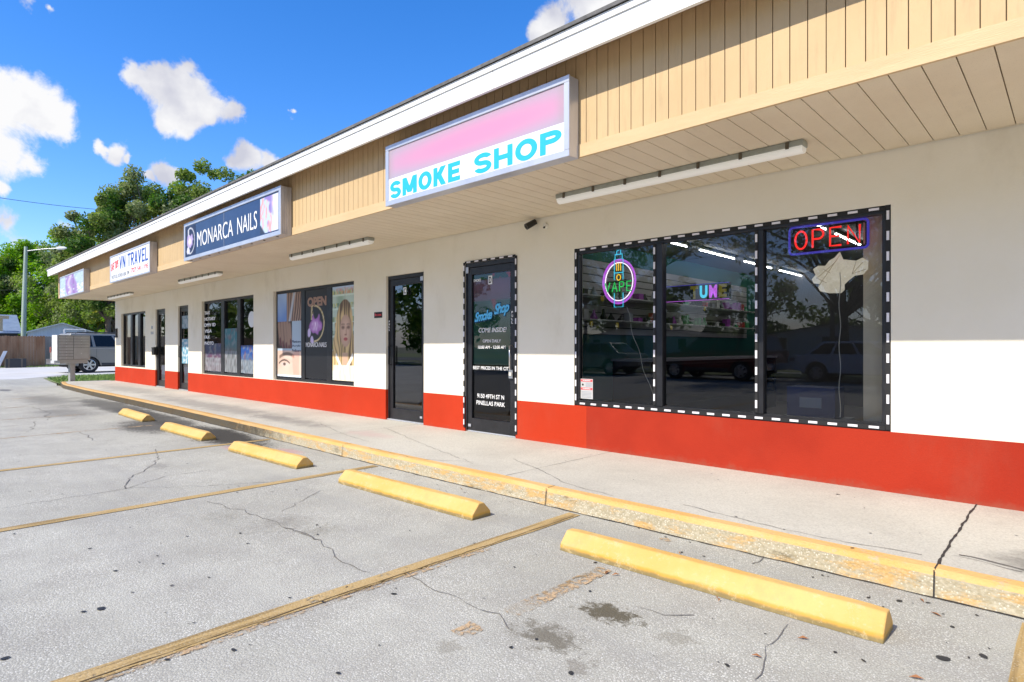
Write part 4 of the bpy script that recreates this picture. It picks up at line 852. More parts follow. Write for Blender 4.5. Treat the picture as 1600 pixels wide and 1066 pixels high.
# ------------------------------------------------------------------ posters in window C
PY = wy + .045
def nx(u, c, w_): return abs(u - c) < w_
def hair_fn(u, v):        # woman with long blonde hair in front of pale green shelves
    u0, v0 = u, v; u = .64 + (u - .60) * .80; v = .555 + (v - .535) * .82
    c = lerp((.30, .42, .30), (.50, .60, .50), sm(-.4, .4, nz2(u, v, 3, 1)))
    for zs in (.86, .74, .62, .50, .38):
        if abs(v - zs) < .008: c = (.62, .72, .62)
        if zs + .01 < v < zs + .05: c = lerp(c, (.62, .58, .12) if nz2(u, zs, 30, 2) > 0 else (.12, .2, .1), .75 * (nz2(u, v * .3, 40, 4) > -.1))
    if v > .885: c = lerp(c, (.48, .60, .78), sm(.885, .93, v)); 
    if .87 < v < .925 and u > .3: c = lerp(c, (.7, .25, .22), .6 * (nz2(u, v, 40, 9) > 0))
    # hair mass
    hx = .60 + .02 * math.sin(v * 9); half = .30 if v < .62 else .30 * math.sqrt(max(0, 1 - ((v - .62) / .20) ** 2)) * .98
    if v < .62: half = .32 + .16 * sm(.62, .25, v) + .02 * math.sin(v * 40 + u * 9)
    inh = sm(half + .02, half - .02, abs(u - hx)) * (v > .13 + .12 * abs(u - .5)) 
    strand = .5 + .5 * math.sin(u * 60 + nz2(u, v, 4, 2) * 9 + v * 4)
    hc = lerp((.12, .065, .025), (.72, .52, .24), sm(.0, 1.0, strand * .8 + (.4 if u < .42 else .1) - .5 * sm(.66, .8, v)))
    c = lerp(c, hc, inh)
    # body / blouse
    if v < .36:
        bl = sm(.40 + (.36 - v) * .4, .36 + (.36 - v) * .4, abs(u - .62)); cc = lerp((.82, .72, .52), (.86, .80, .66), sm(-.2, .2, nz2(u, v, 12, 5)))
        if v > .23: c = lerp(c, (.58, .38, .26), sm(.11, .08, abs(u - .62)))
        if v < .25 + .0 * u: c = lerp(c, cc, bl)
        st = min(segd(u, v, (.30, .33), (.50, .22)), segd(u, v, (.88, .33), (.66, .22)));  c = lerp(c, (.85, .82, .75), sm(.03, .015, st))
        if v < .2 and u < .22: c = lerp(c, (.6, .7, .68), .8)
    # face
    fx, fz = .64, .555; d = math.hypot((u - fx) / .21, (v - fz) / (.135 if v > fz else .15))
    sk = lerp((.64, .42, .30), (.42, .25, .16), sm(.3, 1.0, d) * .5 + .35 * sm(.05, .2, u - fx)); c = lerp(c, sk, 1 - sm(.92, 1.03, d))
    if d < 1:
        for ex in (-.092, .098):
            e = math.hypot((u - fx - ex) / .052, (v - fz - .022) / .012); c = lerp(c, (.10, .055, .035), (1 - sm(.6, 1.3, e)) * .85)
            e = math.hypot((u - fx - ex) / .07, (v - fz - .022) / .022); c = lerp(c, (.25, .13, .08), (1 - sm(.6, 1.2, e)) * .5)
            c = lerp(c, (.16, .09, .05), .6 * sm(.009, .003, abs(v - fz - .052 + 1.2 * (u - fx - ex) ** 2)) * sm(.08, .05, abs(u - fx - ex)))
        c = lerp(c, (.34, .17, .11), sm(.03, .015, abs(u - fx - .025)) * sm(.045, .03, abs(v - fz + .01)) * .45)
        c = lerp(c, (.25, .10, .07), sm(.045, .03, abs(u - fx)) * sm(.008, .003, abs(v - fz + .040)))
        e = math.hypot((u - fx) / .075, (v - fz + .079) / .017); c = lerp(c, (.52, .11, .10), 1 - sm(.7, 1.1, e)); c = lerp(c, (.2, .03, .03), sm(.004, .001, abs(v - fz + .079)) * (1 - sm(.8, 1, e)))
    # hair over the forehead edge
    c = lerp(c, hc, sm(.02, .0, abs(math.hypot((u - fx) / .21, (v - fz) / .14) - 1.08)) * .6 * (v > fz - .08)); return c
def black_fn(u, v):       # black panel, gold D with violet flower
    c = (.008, .008, .010)
    cx, cz = .52, .62
    D = abs(math.hypot((u - .42) / .44, (v - cz) / .20) - 1)
    gold = lerp((.45, .33, .12), (.75, .65, .40), .5 + nz2(u, v, 30, 1))
    if u > .40: c = lerp(c, gold, sm(.07, .03, D))
    if .26 < u < .36 and .66 < v < .82: c = lerp(c, gold, .8 * (nz2(u, v, 30, 4) > -.2))
    if .2 < u < .48 and (abs(v - .822) < .006 or abs(v - .42) < .006): c = gold
    d = math.hypot((u - .48) / .30, (v - .60) / .115) + .45 * nz2(u, v * 1.5, 7, 2)
    c = lerp(c, (.42, .16, .50), 1 - sm(.75, .98, d)); c = lerp(c, (.80, .62, .85), (1 - sm(.2, .7, d)) * (.6 + nz2(u, v, 16, 3)))
    for bx, bz in ((.17, .52), (.30, .44)):
        d = math.hypot((u - bx) / .085, (v - bz) / .055) + .4 * nz2(u, v, 12, bx * 9); c = lerp(c, (.62, .50, .75), 1 - sm(.7, .95, d))
    return c
def collage(u, v):
    if v > .66:
        if u < .40: return lerp((.14, .26, .58), (.35, .48, .72), sm(.66, 1.0, v + .1 * nz2(u, v, 4, 3)))
        s_ = math.sin((u - .5) * 55 * (1.4 - (v - .66)) + nz2(u, v, 3, 2) * 4); c = lerp((.10, .05, .035), (.42, .27, .19), sm(-.6, .8, s_)); 
        return lerp(c, (.55, .62, .72), sm(.08, .0, abs(u - .62 - (v - .83) * .6)) * .8)
    if v > .31:
        if u < .62 and not (v < .34):
            c = (.035, .022, .02)
            for i, (xa, za, xb, zb) in enumerate([(.06, .62, .12, .44), (.18, .64, .24, .40), (.30, .65, .38, .38), (.42, .63, .50, .35), (.52, .60, .57, .42)]):
                d = segd(u, v, (xa, za), (xb, zb)); c = lerp(c, (.36, .22, .15), sm(.075, .03, d)); d = segd(u, v, (xb, zb), (xb + .02, zb - .04)); c = lerp(c, (.12, .02, .03), sm(.05, .02, d))
            return c
        return (.42, .52, .62)
    c = lerp((.74, .56, .46), (.60, .42, .33), sm(-.2, .4, nz2(u, v, 3, 7)) * .6 + .3 * sm(.6, 0, u))
    d = math.hypot((u - .30) / .16, (v - .15) / .024); c = lerp(c, (.60, .52, .48), 1 - sm(.5, 1.2, d)); c = lerp(c, (.10, .05, .03), 1 - sm(.6, 1.2, math.hypot((u - .30) / .065, (v - .15) / .020)))
    c = lerp(c, (.62, .42, .33), .6 * (1 - sm(.6, 1.3, math.hypot((u - .32) / .34, (v - .185) / .04))) * sm(.16, .18, v))
    c = lerp(c, (.05, .03, .02), sm(.012, .006, abs(v - .155 - .045 * (1 - ((u - .3) / .24) ** 2))) * (abs(u - .3) < .24)); 
    c = lerp(c, (.14, .08, .05), sm(.028, .012, abs(v - .215 - .06 * (1 - ((u - .42) / .4) ** 2))) * (.08 < u < .72) * .85)
    for i in range(5): c = lerp(c, (.70, .30, .22), sm(.04, .02, segd(u, v, (.70 + .05 * i, .05), (.66 + .06 * i, .25 + .02 * i))) * .5)
    if v < .025 : c = (.75, .85, .95)
    return c
pC = []
for i, (fn, nxs, lab) in enumerate(((collage, 44, 'window poster collage of hands with painted nails and an eye'), (black_fn, 40, 'black window poster with a gold letter D and violet flower'), (hair_fn, 60, 'window poster of a woman with long blonde hair before pale green shelves'))):
    a, b = panesC[i]; a += .012; b -= .012
    t = tag(empty('window_poster', ((a + b) / 2, PY, .67)), lab, 'poster')
    sh = painted('printed_sheet', a, b, .675, 2.28, PY, nxs, 150 if i else 120, fn, t); sh.location = (-(a + b) / 2, -PY, -.67)
    bk_ = MB(); bk_.box(a, b, PY + .001, PY + .003, .675, 2.28, M['blackm']); o = bk_.build('backing_sheet', t); o.location = sh.location
    if i == 0:
        q = MB()
        for k, s_ in enumerate(('Manicure', 'Acrylic', 'Pedicure')): text(q, s_, a + .63 * (b - a), b - .02, 1.325 - k * .085, 1.375 - k * .085, PY, M['navy'], 0, 0)
        o = q.build('poster_lettering', t); o.location = sh.location
    if i == 1:
        q = MB(); text(q, 'OPEN', a + .10 * (b - a), b - .02, 1.98, 2.15, PY, M['brown'] if 'brown' in M else mat('bronze_letter', (.34, .20, .14), .5), 0, .05); text(q, 'MONARCA NAILS', a + .02, b - .02, 1.245, 1.33, PY, M['white_v'], 0, .004); o = q.build('poster_lettering', t); o.location = sh.location
PYB = wy + .045
# travel window: white words, scenic posters low in the panes
def scenic(seed, top, mid):
    def fn(u, v):
        c = lerp(mid, top, sm(.3, .8, v + .1 * nz2(u, v, 4, seed))); n = nz2(u, v, 7, seed)
        c = tuple(q * .6 for q in c); c = lerp(c, (.22, .23, .24), sm(.0, .4, n) * .6); c = lerp(c, (.16, .04, .05), sm(.2, .4, nz2(u, v, 5, seed + 4)) * .5)
        if v < .5: c = lerp(c, lerp((.30, .33, .36), (.12, .14, .15), sm(-.3, .3, nz2(u * 3, v, 6, seed + 2))), .7)
        return c
    return fn
for i, (top, mid, zt, lab) in enumerate([((.03, .05, .16), (.30, .10, .15), 1.33, 'faded travel poster low in the pane below the white words'), ((.01, .22, .28), (.20, .16, .14), 1.66, 'teal seaside travel poster in the middle pane of its window'), ((.01, .10, .45), (.16, .28, .42), 1.28, 'bright blue sky travel poster in the pane nearest the nail salon')]):
    a, b = panesB[i]; t = tag(empty('travel_poster', ((a + b) / 2, PYB, .67)), lab, 'poster')
    sh = painted('printed_sheet', a + .01, b - .03, .68, zt, PYB, 26, 40, scenic(i * 3 + 1, top, mid), t); sh.location = (-(a + b) / 2, -PYB, -.67)
    bk_ = MB(); bk_.box(a + .01, b - .03, PYB + .001, PYB + .003, .68, zt, M['blackm']); o = bk_.build('backing_sheet', t); o.location = sh.location
q = MB(); a, b = panesB[0]
for k, s_ in enumerate(('TAX', 'NOTARY', 'DMV ID', 'VISA', 'FAX', 'PHOTO')): text(q, s_, a - .0 + .02, a + .02 + .115 * len(s_), 2.02 - k * .145, 2.10 - k * .145, wy + .0275, M['white_v'], 0, .03)
q.build('window_lettering', wB)
q = MB(); a, b = panesB[2]; q.cyl((a + .55, PYB, 1.83), (a + .55, PYB + .01, 1.83), .17, .17, M['mlight'], 24); tag(q.build('paper_star'), 'round white paper decoration hung high in the travel shop pane', 'decoration')
# door B posters
def blues(u, v): return lerp((.10, .32, .45), (.6, .65, .68), sm(-.2, .3, nz2(u, v * 2, 5, 6)))
t = tag(empty('door_poster', (-16.6, PYB, 1)), 'blue and white poster low behind the glass of the travel shop door', 'poster'); o = painted('printed_sheet', dBa + .02, dBb - .05, .82, 1.45, PYB, 16, 30, blues, t); o.location = (16.6, -PYB, -1)
t = tag(empty('door_poster', (-16.6, PYB, 1.6)), 'pale grey poster high behind the glass of the travel shop door', 'poster'); o = painted('printed_sheet', dBa + .02, dBb - .05, 1.72, 2.05, PYB, 16, 20, lambda u, v: lerp((.30, .36, .42), (.10, .2, .24), sm(-.1, .3, nz2(u, v, 5, 2))), t); o.location = (16.6, -PYB, -1.6)

# red and white warning label in window D
t = tag(empty('warning_label', (-3.95, wy + .025, .7)), 'red and white warning label low in the corner of the large window', 'label')
q = MB(); q.box(-4.025, -3.86, wy + .022, wy + .026, .675, .895, M['goodsw']); q.box(-4.02, -3.865, wy + .0195, wy + .0218, .865, .888, M['redl']); q.box(-4.02, -3.865, wy + .0195, wy + .0218, .775, .798, M['redl']); o = q.build('label_sheet', t); o.location = (3.95, -wy - .025, -.7)
q = MB(); text(q, 'WARNING', -3.995, -3.89, .871, .883, wy + .019, M['white_v'], 0, .02); text(q, 'WARNING', -3.995, -3.89, .781, .793, wy + .019, M['white_v'], 0, .02)
for k in range(4): q.box(-3.975 + .02, -3.87, wy + .0205, wy + .0215, .808 + k * .013, .813 + k * .013, M['greyl'])
for k in range(5): q.box(-4.01, -3.88, wy + .0205, wy + .0215, .69 + k * .015, .695 + k * .015, M['greyl'])
q.cyl((-3.995, wy + .0215, .83), (-3.995, wy + .0205, .83), .012, .012, M['blackm'], 10); o = q.build('label_print', t); o.location = (3.95, -wy - .025, -.7)

# ------------------------------------------------------------------ neon signs
NY = wy + .07
def neon(mb, strokes, x0, z0, w_, h_, r_, m, Y=NY, slope=0.):
    for st in strokes: mb.tube([(x0 + p[0] * w_, Y, z0 + p[1] * h_ + slope * (p[0] * w_)) for p in st], r_, m, 8)
def arc(cx, cy, rx, ry, a0, a1, n=14): return [(cx + rx * math.cos(R(a0 + (a1 - a0) * k / n)), cy + ry * math.sin(R(a0 + (a1 - a0) * k / n))) for k in range(n + 1)]
GL = {'O': [arc(.5, .5, .42, .5, 0, 360, 26)], 'P': [[(.12, 0), (.12, 1)] + [(.5, 1)] + arc(.55, .74, .33, .26, 90, -90, 10) + [(.12, .48)]], 'E': [[(.88, 1), (.12, 1), (.12, 0), (.88, 0)], [(.12, .52), (.78, .52)]], 'N': [[(.1, 0), (.1, 1), (.88, 0), (.88, 1)]],
      'V': [[(.05, 1), (.5, 0), (.95, 1)]], 'A': [[(.05, 0), (.5, 1), (.95, 0)], [(.22, .36), (.78, .36)]]}
t = tag(empty('neon_open_sign', (-1.5, NY, 2.05)), 'red neon sign reading OPEN inside a blue outline', 'neon sign')
xa, xb, za, zb = -1.815, -1.215, 2.045, 2.275
q = MB(); rr = .03
def rrect(x0, x1, z0, z1, r_, n=5):
    p = []
    for cx, cz, a0 in ((x1 - r_, z1 - r_, 0), (x0 + r_, z1 - r_, 90), (x0 + r_, z0 + r_, 180), (x1 - r_, z0 + r_, 270)):
        for k in range(n + 1): p.append((cx + r_ * math.cos(R(a0 + 90 * k / n)), cz + r_ * math.sin(R(a0 + 90 * k / n))))
    p.append(p[0]); return p
def place(ob, t): ob.location = tuple(-c for c in t.location)
q = MB(); q.tube([(p[0], NY, p[1]) for p in rrect(xa, xb, za, zb, .03)], .010, M['neonblue'], 8); place(q.build('outline_tube', t), t)
q = MB(); q.tube([(p[0], NY + .016, p[1]) for p in rrect(xa + .018, xb - .018, za + .018, zb - .018, .02)], .007, M['blackm'], 6)
for gx in (-1.7, -1.5, -1.3): q.box(gx - .006, gx + .006, NY + .02, NY + .03, za, zb, M['blackm'])
q.tube([(-1.36, NY + .02, zb), (-1.36, NY + .03, 2.30)], .002, M['cord'], 5); place(q.build('sign_frame', t), t)
for i, ch in enumerate('OPEN'):
    q = MB(); neon(q, GL[ch], xa + .04 + i * .135, za + .04, .11, zb - za - .08, .0085, M['neonred'], NY - .004); place(q.build('letter_tube', t), t)
t = tag(empty('neon_vape_sign', (-3.52, NY, 1.9)), 'round purple neon sign reading VAPE over a cyan pen', 'neon sign')
cx, cz = -3.555, 1.945
q = MB(); q.tube([(p[0], NY, p[1]) for p in arc(cx, cz, .205, .235, 0, 360, 40)], .0065, M['neonpurple'], 8); q.tube([(p[0], NY + .004, p[1]) for p in arc(cx, cz, .192, .221, 0, 360, 40)], .0045, M['neonpurple'], 8); place(q.build('purple_ring', t), t)
q = MB(); q.tube([(p[0], NY, p[1]) for p in arc(cx, cz, .172, .203, 0, 360, 40)], .0055, M['neonwhite'], 8); place(q.build('white_ring', t), t)
q = MB()
for st in ([(cx - .055, cz - .12), (cx - .055, cz - .27), (cx + .055, cz - .27), (cx + .055, cz - .12)], [(cx - .055, cz + .02), (cx - .055, cz + .24), (cx + .055, cz + .24), (cx + .055, cz + .02)], [(cx - .055, cz + .095), (cx + .055, cz + .095)], [(cx - .045, cz + .24), (cx - .045, cz + .29), (cx + .045, cz + .29), (cx + .045, cz + .24)], [(cx - .025, cz + .29), (cx - .025, cz + .325), (cx + .025, cz + .345), (cx + .025, cz + .29)]):
    q.tube([(p[0], NY - .005, p[1]) for p in st], .005, M['neoncyan'], 6)
place(q.build('pen_outline', t), t)
q = MB()
for dx in (-.025, 0, .025): q.tube([(cx + dx, NY - .005, cz + .115), (cx + dx, NY - .005, cz + .20)], .005, M['neonyellow'], 6)
q.tube([(p[0], NY - .005, p[1]) for p in arc(cx, cz + .045, .024, .03, 0, 360, 16)], .0055, M['neonyellow'], 6); place(q.build('yellow_tubes', t), t)
for i, ch in enumerate('VAPE'):
    q = MB(); neon(q, GL[ch], cx - .175 + i * .09, cz - .105, .07, .10, .006, M['neongreen'], NY - .008); place(q.build('letter_tube', t), t)
q = MB(); q.box(cx - .01, cx + .01, NY + .008, NY + .014, cz - .22, cz + .36, M['blackm']); q.box(cx - .2, cx + .2, NY + .008, NY + .013, cz - .01, cz + .01, M['blackm']); place(q.build('sign_frame', t), t)
q = MB(); pts = []
for k in range(25): f_ = k / 24; pts.append((-3.45 + .30 * f_ ** 1.15 + .012 * math.sin(f_ * 15), NY - .01, 1.67 - .90 * f_))
q.tube(pts, .0032, M['cord'], 5); tag(q.build('power_cord'), 'thin pale cord hanging from the vape sign to the sill', 'cord')
q = MB(); q.tube([(-1.42 + .006 * math.sin(k * .9), NY, 1.86 - k * .0495) for k in range(25)], .0035, M['cord'], 5); tag(q.build('power_cord'), 'thin pale cord hanging straight from the leaf shaped decoration to the sill', 'cord')
# leaf-like decoration behind the glass; its glow is added to brighten it
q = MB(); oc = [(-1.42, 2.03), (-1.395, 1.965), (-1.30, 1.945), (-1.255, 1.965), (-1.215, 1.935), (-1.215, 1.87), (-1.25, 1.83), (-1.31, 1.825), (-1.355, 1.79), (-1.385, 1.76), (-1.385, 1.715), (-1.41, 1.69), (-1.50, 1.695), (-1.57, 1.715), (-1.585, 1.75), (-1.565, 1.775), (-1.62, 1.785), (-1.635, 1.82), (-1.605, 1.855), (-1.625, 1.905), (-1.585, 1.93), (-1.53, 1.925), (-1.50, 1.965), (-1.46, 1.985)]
q.prism([(p[0] + .0, p[1]) for p in oc], NY, NY + .006, mat('leaf_panel_added_glow', (.80, .74, .62), .4, col2=(.55, .48, .34), scale=12, emit=(.80, .70, .52), estr=.30), 'y')
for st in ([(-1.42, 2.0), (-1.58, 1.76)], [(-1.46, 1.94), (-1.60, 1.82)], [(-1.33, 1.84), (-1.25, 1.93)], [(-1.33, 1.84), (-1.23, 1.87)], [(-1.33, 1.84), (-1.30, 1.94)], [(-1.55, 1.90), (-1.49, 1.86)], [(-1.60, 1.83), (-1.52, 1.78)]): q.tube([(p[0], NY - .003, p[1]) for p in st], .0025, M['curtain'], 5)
tag(q.build('leaf_panel'), 'pale leaf-shaped panel with added glow hanging behind the right pane', 'light panel')
# coloured ticker sign
t = tag(empty('led_ticker_sign', (-2.6, 6.0, 1.75)), 'long dark ticker sign with blurred coloured letters behind the middle pane', 'ticker sign')
xa, xb = -3.48, -2.60; TYy = 6.0
q = MB(); q.box(xa, xb, TYy, TYy + .04, 1.74, 1.92, M['blackm']); q.box(xa + .003, xb - .003, TYy - .003, TYy - .0005, 1.912, 1.917, M['neonblue']); q.box(xa + .003, xb - .003, TYy - .003, TYy - .0005, 1.743, 1.748, M['neonpurple']); place(q.build('ticker_housing', t), t)
q = MB()
for i, (ch, m_) in enumerate((('T', 'yel'), ('U', 'neoncyan'), ('M', 'neonpurple'), ('E', 'yel'))): text(q, ch, -3.03 + i * .105, -2.945 + i * .105, 1.765, 1.90, TYy - .001, M[m_], 0, .05)
place(q.build('ticker_lettering', t), t)

# ------------------------------------------------------------------ interiors
it = MB(); it.box(XL + .2, XR - .2, WY + WT, 12.9, SW - .02, SW + .001, M['floor']); it.build('shop_floor', bld)
it = MB(); it.box(XL + .2, XR - .2, WY + WT + .01, 12.9, 2.72, 2.74, M['ceil']); it.build('shop_ceiling', bld)
it = MB(); it.box(XL + .2, XR - .2, 12.6, 12.7, SW, 2.72, M['dark'])
for px in (-8.15, -12.0, -17.6): it.box(px - .06, px + .06, WY + WT + .01, 12.6, SW, 2.72, M['dark'])
it.box(-1.0, -.9, WY + WT + .01, 12.6, SW, 2.72, M['dark']); it.box(-6.4, -6.3, WY + WT + .01, 12.6, SW, 2.72, M['dark'])
it.build('partition', bld)
it = MB(); it.box(-4.99, -4.90, WY + WT + .01, 12.6, SW, 2.72, M['teal']); it.build('teal_partition', bld)
it = MB(); it.box(-1.27, -1.07, 5.50, 5.52, .3, 2.6, M['curtain']); tag(it.build('window_blind'), 'beige blind panel inside the right edge of the large window', 'blind')
sl = tag(empty('slat_wall_display', (-4.89, 6.0, 1.3)), 'grey slat wall display with stocked shelves behind the large window', 'display')
q = MB(); q.box(-4.895, -4.87, 5.95, 12.0, 1.42, 2.45, M['slatgap'])
for k in range(10): q.box(-4.869, -4.85, 5.95, 12.0, 1.425 + k * .103, 1.515 + k * .103, M['slat'])
place(q.build('slat_board', sl), sl)
for zs in (1.60, 1.92):
    q = MB(); q.box(-4.849, -4.6, 6.0, 11.9, zs, zs + .015, M['goodsw']); place(q.build('shelf', sl), sl)
q = MB(); cols = ['goodsr', 'goods', 'purp', 'goodsw', 'blackm', 'camblack', 'greyl', 'blackm']
for k in range(26):
    yy = 6.1 + k * .22 + random.uniform(0, .05); zs = random.choice((1.616, 1.936)); h_ = random.uniform(.07, .17)
    for zs in (1.616, 1.936):
        h_ = random.uniform(.06, .16)
        t = MB(); c_ = M[random.choice(cols)]
        if random.random() < .5:
            t.box(-4.8, -4.7, yy, yy + random.uniform(.07, .15), zs, zs + h_, c_); nm = 'boxed_item'
        else:
            t.tube([(-4.75, yy + .05, zs), (-4.75, yy + .05, zs + .03), (-4.75, yy + .05, zs + h_ * .7), (-4.75, yy + .05, zs + h_)], [.045, .05, .02, .015], c_, 10); nm = 'glass_jar'
        tag(t.build(nm), 'small item on the lower slat wall shelf' if zs < 1.8 else 'small item on the upper slat wall shelf', 'merchandise', 'small goods on the slat wall shelves')
for k, (yy, zz) in enumerate(((6.35, 1.52), (6.95, 1.52), (8.2, 1.52), (8.45, 1.52), (9.6, 1.86), (6.6, 1.86))):
    t = MB(); t.cyl((-4.595, yy, zz + .03), (-4.59, yy, zz + .03), .04, .04, M['yel'], 8); tag(t.build('price_tag'), 'round yellow tag hung on the slat wall display', 'tag', 'yellow tags on the slat wall')
q = MB(); q.box(-4.7, -4.1, 7.0, 11.5, SW, 1.05, M['blackm']); q.box(-4.72, -4.08, 6.98, 11.52, 1.0505, 1.08, M['greyl']); q.box(-4.099, -4.09, 7.1, 11.4, .45, 1.0, M['carglass']); tag(q.build('glass_counter'), 'low black display counter standing before the slat wall', 'counter')
t = tag(empty('storage_crate', (-1.9, 6.4, SW)), 'dark blue crate on the floor behind the window', 'crate'); q = MB(); q.box(-.22, .22, -.15, .15, .42, .72, mat('blue_crate', (.03, .035, .12), .5)); q.box(-.3, .3, -.2, .2, 0, .419, M['goodsw']); q.build('crate_body', t); q = MB(); q.box(-.1, .1, -.155, -.151, .52, .62, M['greyl']); q.build('crate_label', t)
# ceiling tubes inside shops
def intube(x0, y0, x1, y1, lab):
    t = MB(); a = Vector((x0, y0, 2.66)); b = Vector((x1, y1, 2.66)); t.tube([a, b], .008, M['tubein'], 8); t.cyl(a + Vector((0, 0, .03)), b + Vector((0, 0, .03)), .02, .02, M['housing'], 6); tag(t.build('ceiling_tube'), lab, 'tube light', 'lit tubes on the shop ceiling')
for i in range(4): intube(-4.0, 6.6 + i * 1.6, -4.0, 7.8 + i * 1.6, 'lit tube on the shop ceiling along the slat wall')
for i in range(4): intube(-2.2, 6.6 + i * 1.6, -2.2, 7.8 + i * 1.6, 'lit tube on the shop ceiling behind the red open sign')
intube(-10.0, 8, -10.0, 9.2, 'lit tube on the nail salon ceiling'); intube(-14.5, 8, -14.5, 9.2, 'lit tube on the travel shop ceiling'); intube(-20.5, 8, -20.5, 9.2, 'lit tube on the ceiling of the end shop')

# ------------------------------------------------------------------ wheel stops
def make_stop(L, seed):
    bm = bmesh.new(); w_ = .105; pr = [(-w_, 0), (-w_ + .006, .040), (-.028, .112), (.028, .112), (w_ - .006, .040), (w_, 0)]; n = 22; rows = []
    for i in range(n + 1):
        x = -L / 2 + L * i / n; e = min(i, n - i); sh = 1.0 if e > 0 else .93
        rows.append([bm.verts.new((x, p[0] * sh + .0025 * mnoise.noise(Vector((x * 5, k, seed))), max(0, p[1] * (1.0 if e else .95) + (.003 * mnoise.noise(Vector((x * 7, k * 2, seed + 5))) if 0 < k < 5 else 0)))) for k, p in enumerate(pr)])
    for i in range(n):
        for k in range(5): bm.faces.new((rows[i][k], rows[i + 1][k], rows[i + 1][k + 1], rows[i][k + 1]))
    bm.faces.new(list(reversed(rows[0]))); bm.faces.new(rows[-1])
    bmesh.ops.recalc_face_normals(bm, faces=bm.faces)
    me = bpy.data.meshes.new('wheel_stop'); bm.to_mesh(me); bm.free(); me.materials.append(M['stop']); return me
stops = [(-2.316, -.593, 2.865, 2.889, 'yellow concrete wheel stop below the large window, closest to the camera'), (-4.932, -3.16, 2.878, 2.912, 'yellow wheel stop in the bay before the doors, second from the camera'),
         (-7.403, -5.779, 2.854, 2.902, 'yellow wheel stop third from the camera, beside pink paint on the asphalt'), (-10.022, -8.411, 2.878, 2.900, 'yellow wheel stop standing on black tyre stains, fourth from the camera'), (-12.839, -11.264, 3.0, 2.965, 'farthest yellow wheel stop, beside the blackened kerb')]
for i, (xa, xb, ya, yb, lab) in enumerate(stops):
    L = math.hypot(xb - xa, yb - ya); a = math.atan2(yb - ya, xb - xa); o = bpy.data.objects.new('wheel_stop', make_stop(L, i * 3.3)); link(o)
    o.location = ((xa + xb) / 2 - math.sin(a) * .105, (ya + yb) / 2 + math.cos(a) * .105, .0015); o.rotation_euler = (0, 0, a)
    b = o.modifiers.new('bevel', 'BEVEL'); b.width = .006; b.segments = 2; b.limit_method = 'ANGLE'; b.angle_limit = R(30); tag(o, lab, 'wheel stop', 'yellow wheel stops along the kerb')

# ------------------------------------------------------------------ cluster mailbox
mx, my = gnd(112, 599.5, .05)
mb_ = tag(empty('cluster_mailbox', (mx, my, .05), R(7)), 'grey cluster mailbox on a pedestal at the end of the walkway', 'mailbox')
q = MB(); q.box(-.09, .09, -.07, .07, 0, .74, M['mbox']); q.box(-.16, .16, -.16, .16, -.03, .02, M['mbox']); q.build('pedestal', mb_, .006)
q = MB(); q.box(-.24, .235, -.46, .44, .76, 1.575, M['mbox']); q.box(-.2, .2, -.38, .38, .66, .759, M['mbox']); q.box(-.24, .235, -.463, -.4605, .76, 1.575, M['mlight']); q.build('cabinet', mb_, .012)  # thin paler plate paints sunlight onto the cabinet's sun-facing side
q = MB(); fx = .236; q.box(fx, fx + .006, -.42, .40, .79, 1.55, M['mboxd']); q.build('door_surround', mb_)
def mdoor(y0, y1, z0, z1):
    q = MB(); q.box(fx + .0065, fx + .02, y0, y1, z0, z1, M['mbox']); q.box(fx + .021, fx + .026, (y0 + y1) / 2 - .012, (y0 + y1) / 2 + .012, (z0 + z1) / 2 - .012, (z0 + z1) / 2 + .012, M['chrome']); q.build('mail_door', mb_, .002, 1)
for k in range(8): mdoor(-.41, -.03, .80 + k * .0935, .885 + k * .0935)
for k in range(4): mdoor(-.02, .395, 1.174 + k * .0935, 1.259 + k * .0935)
mdoor(-.02, .395, .80, 1.165)

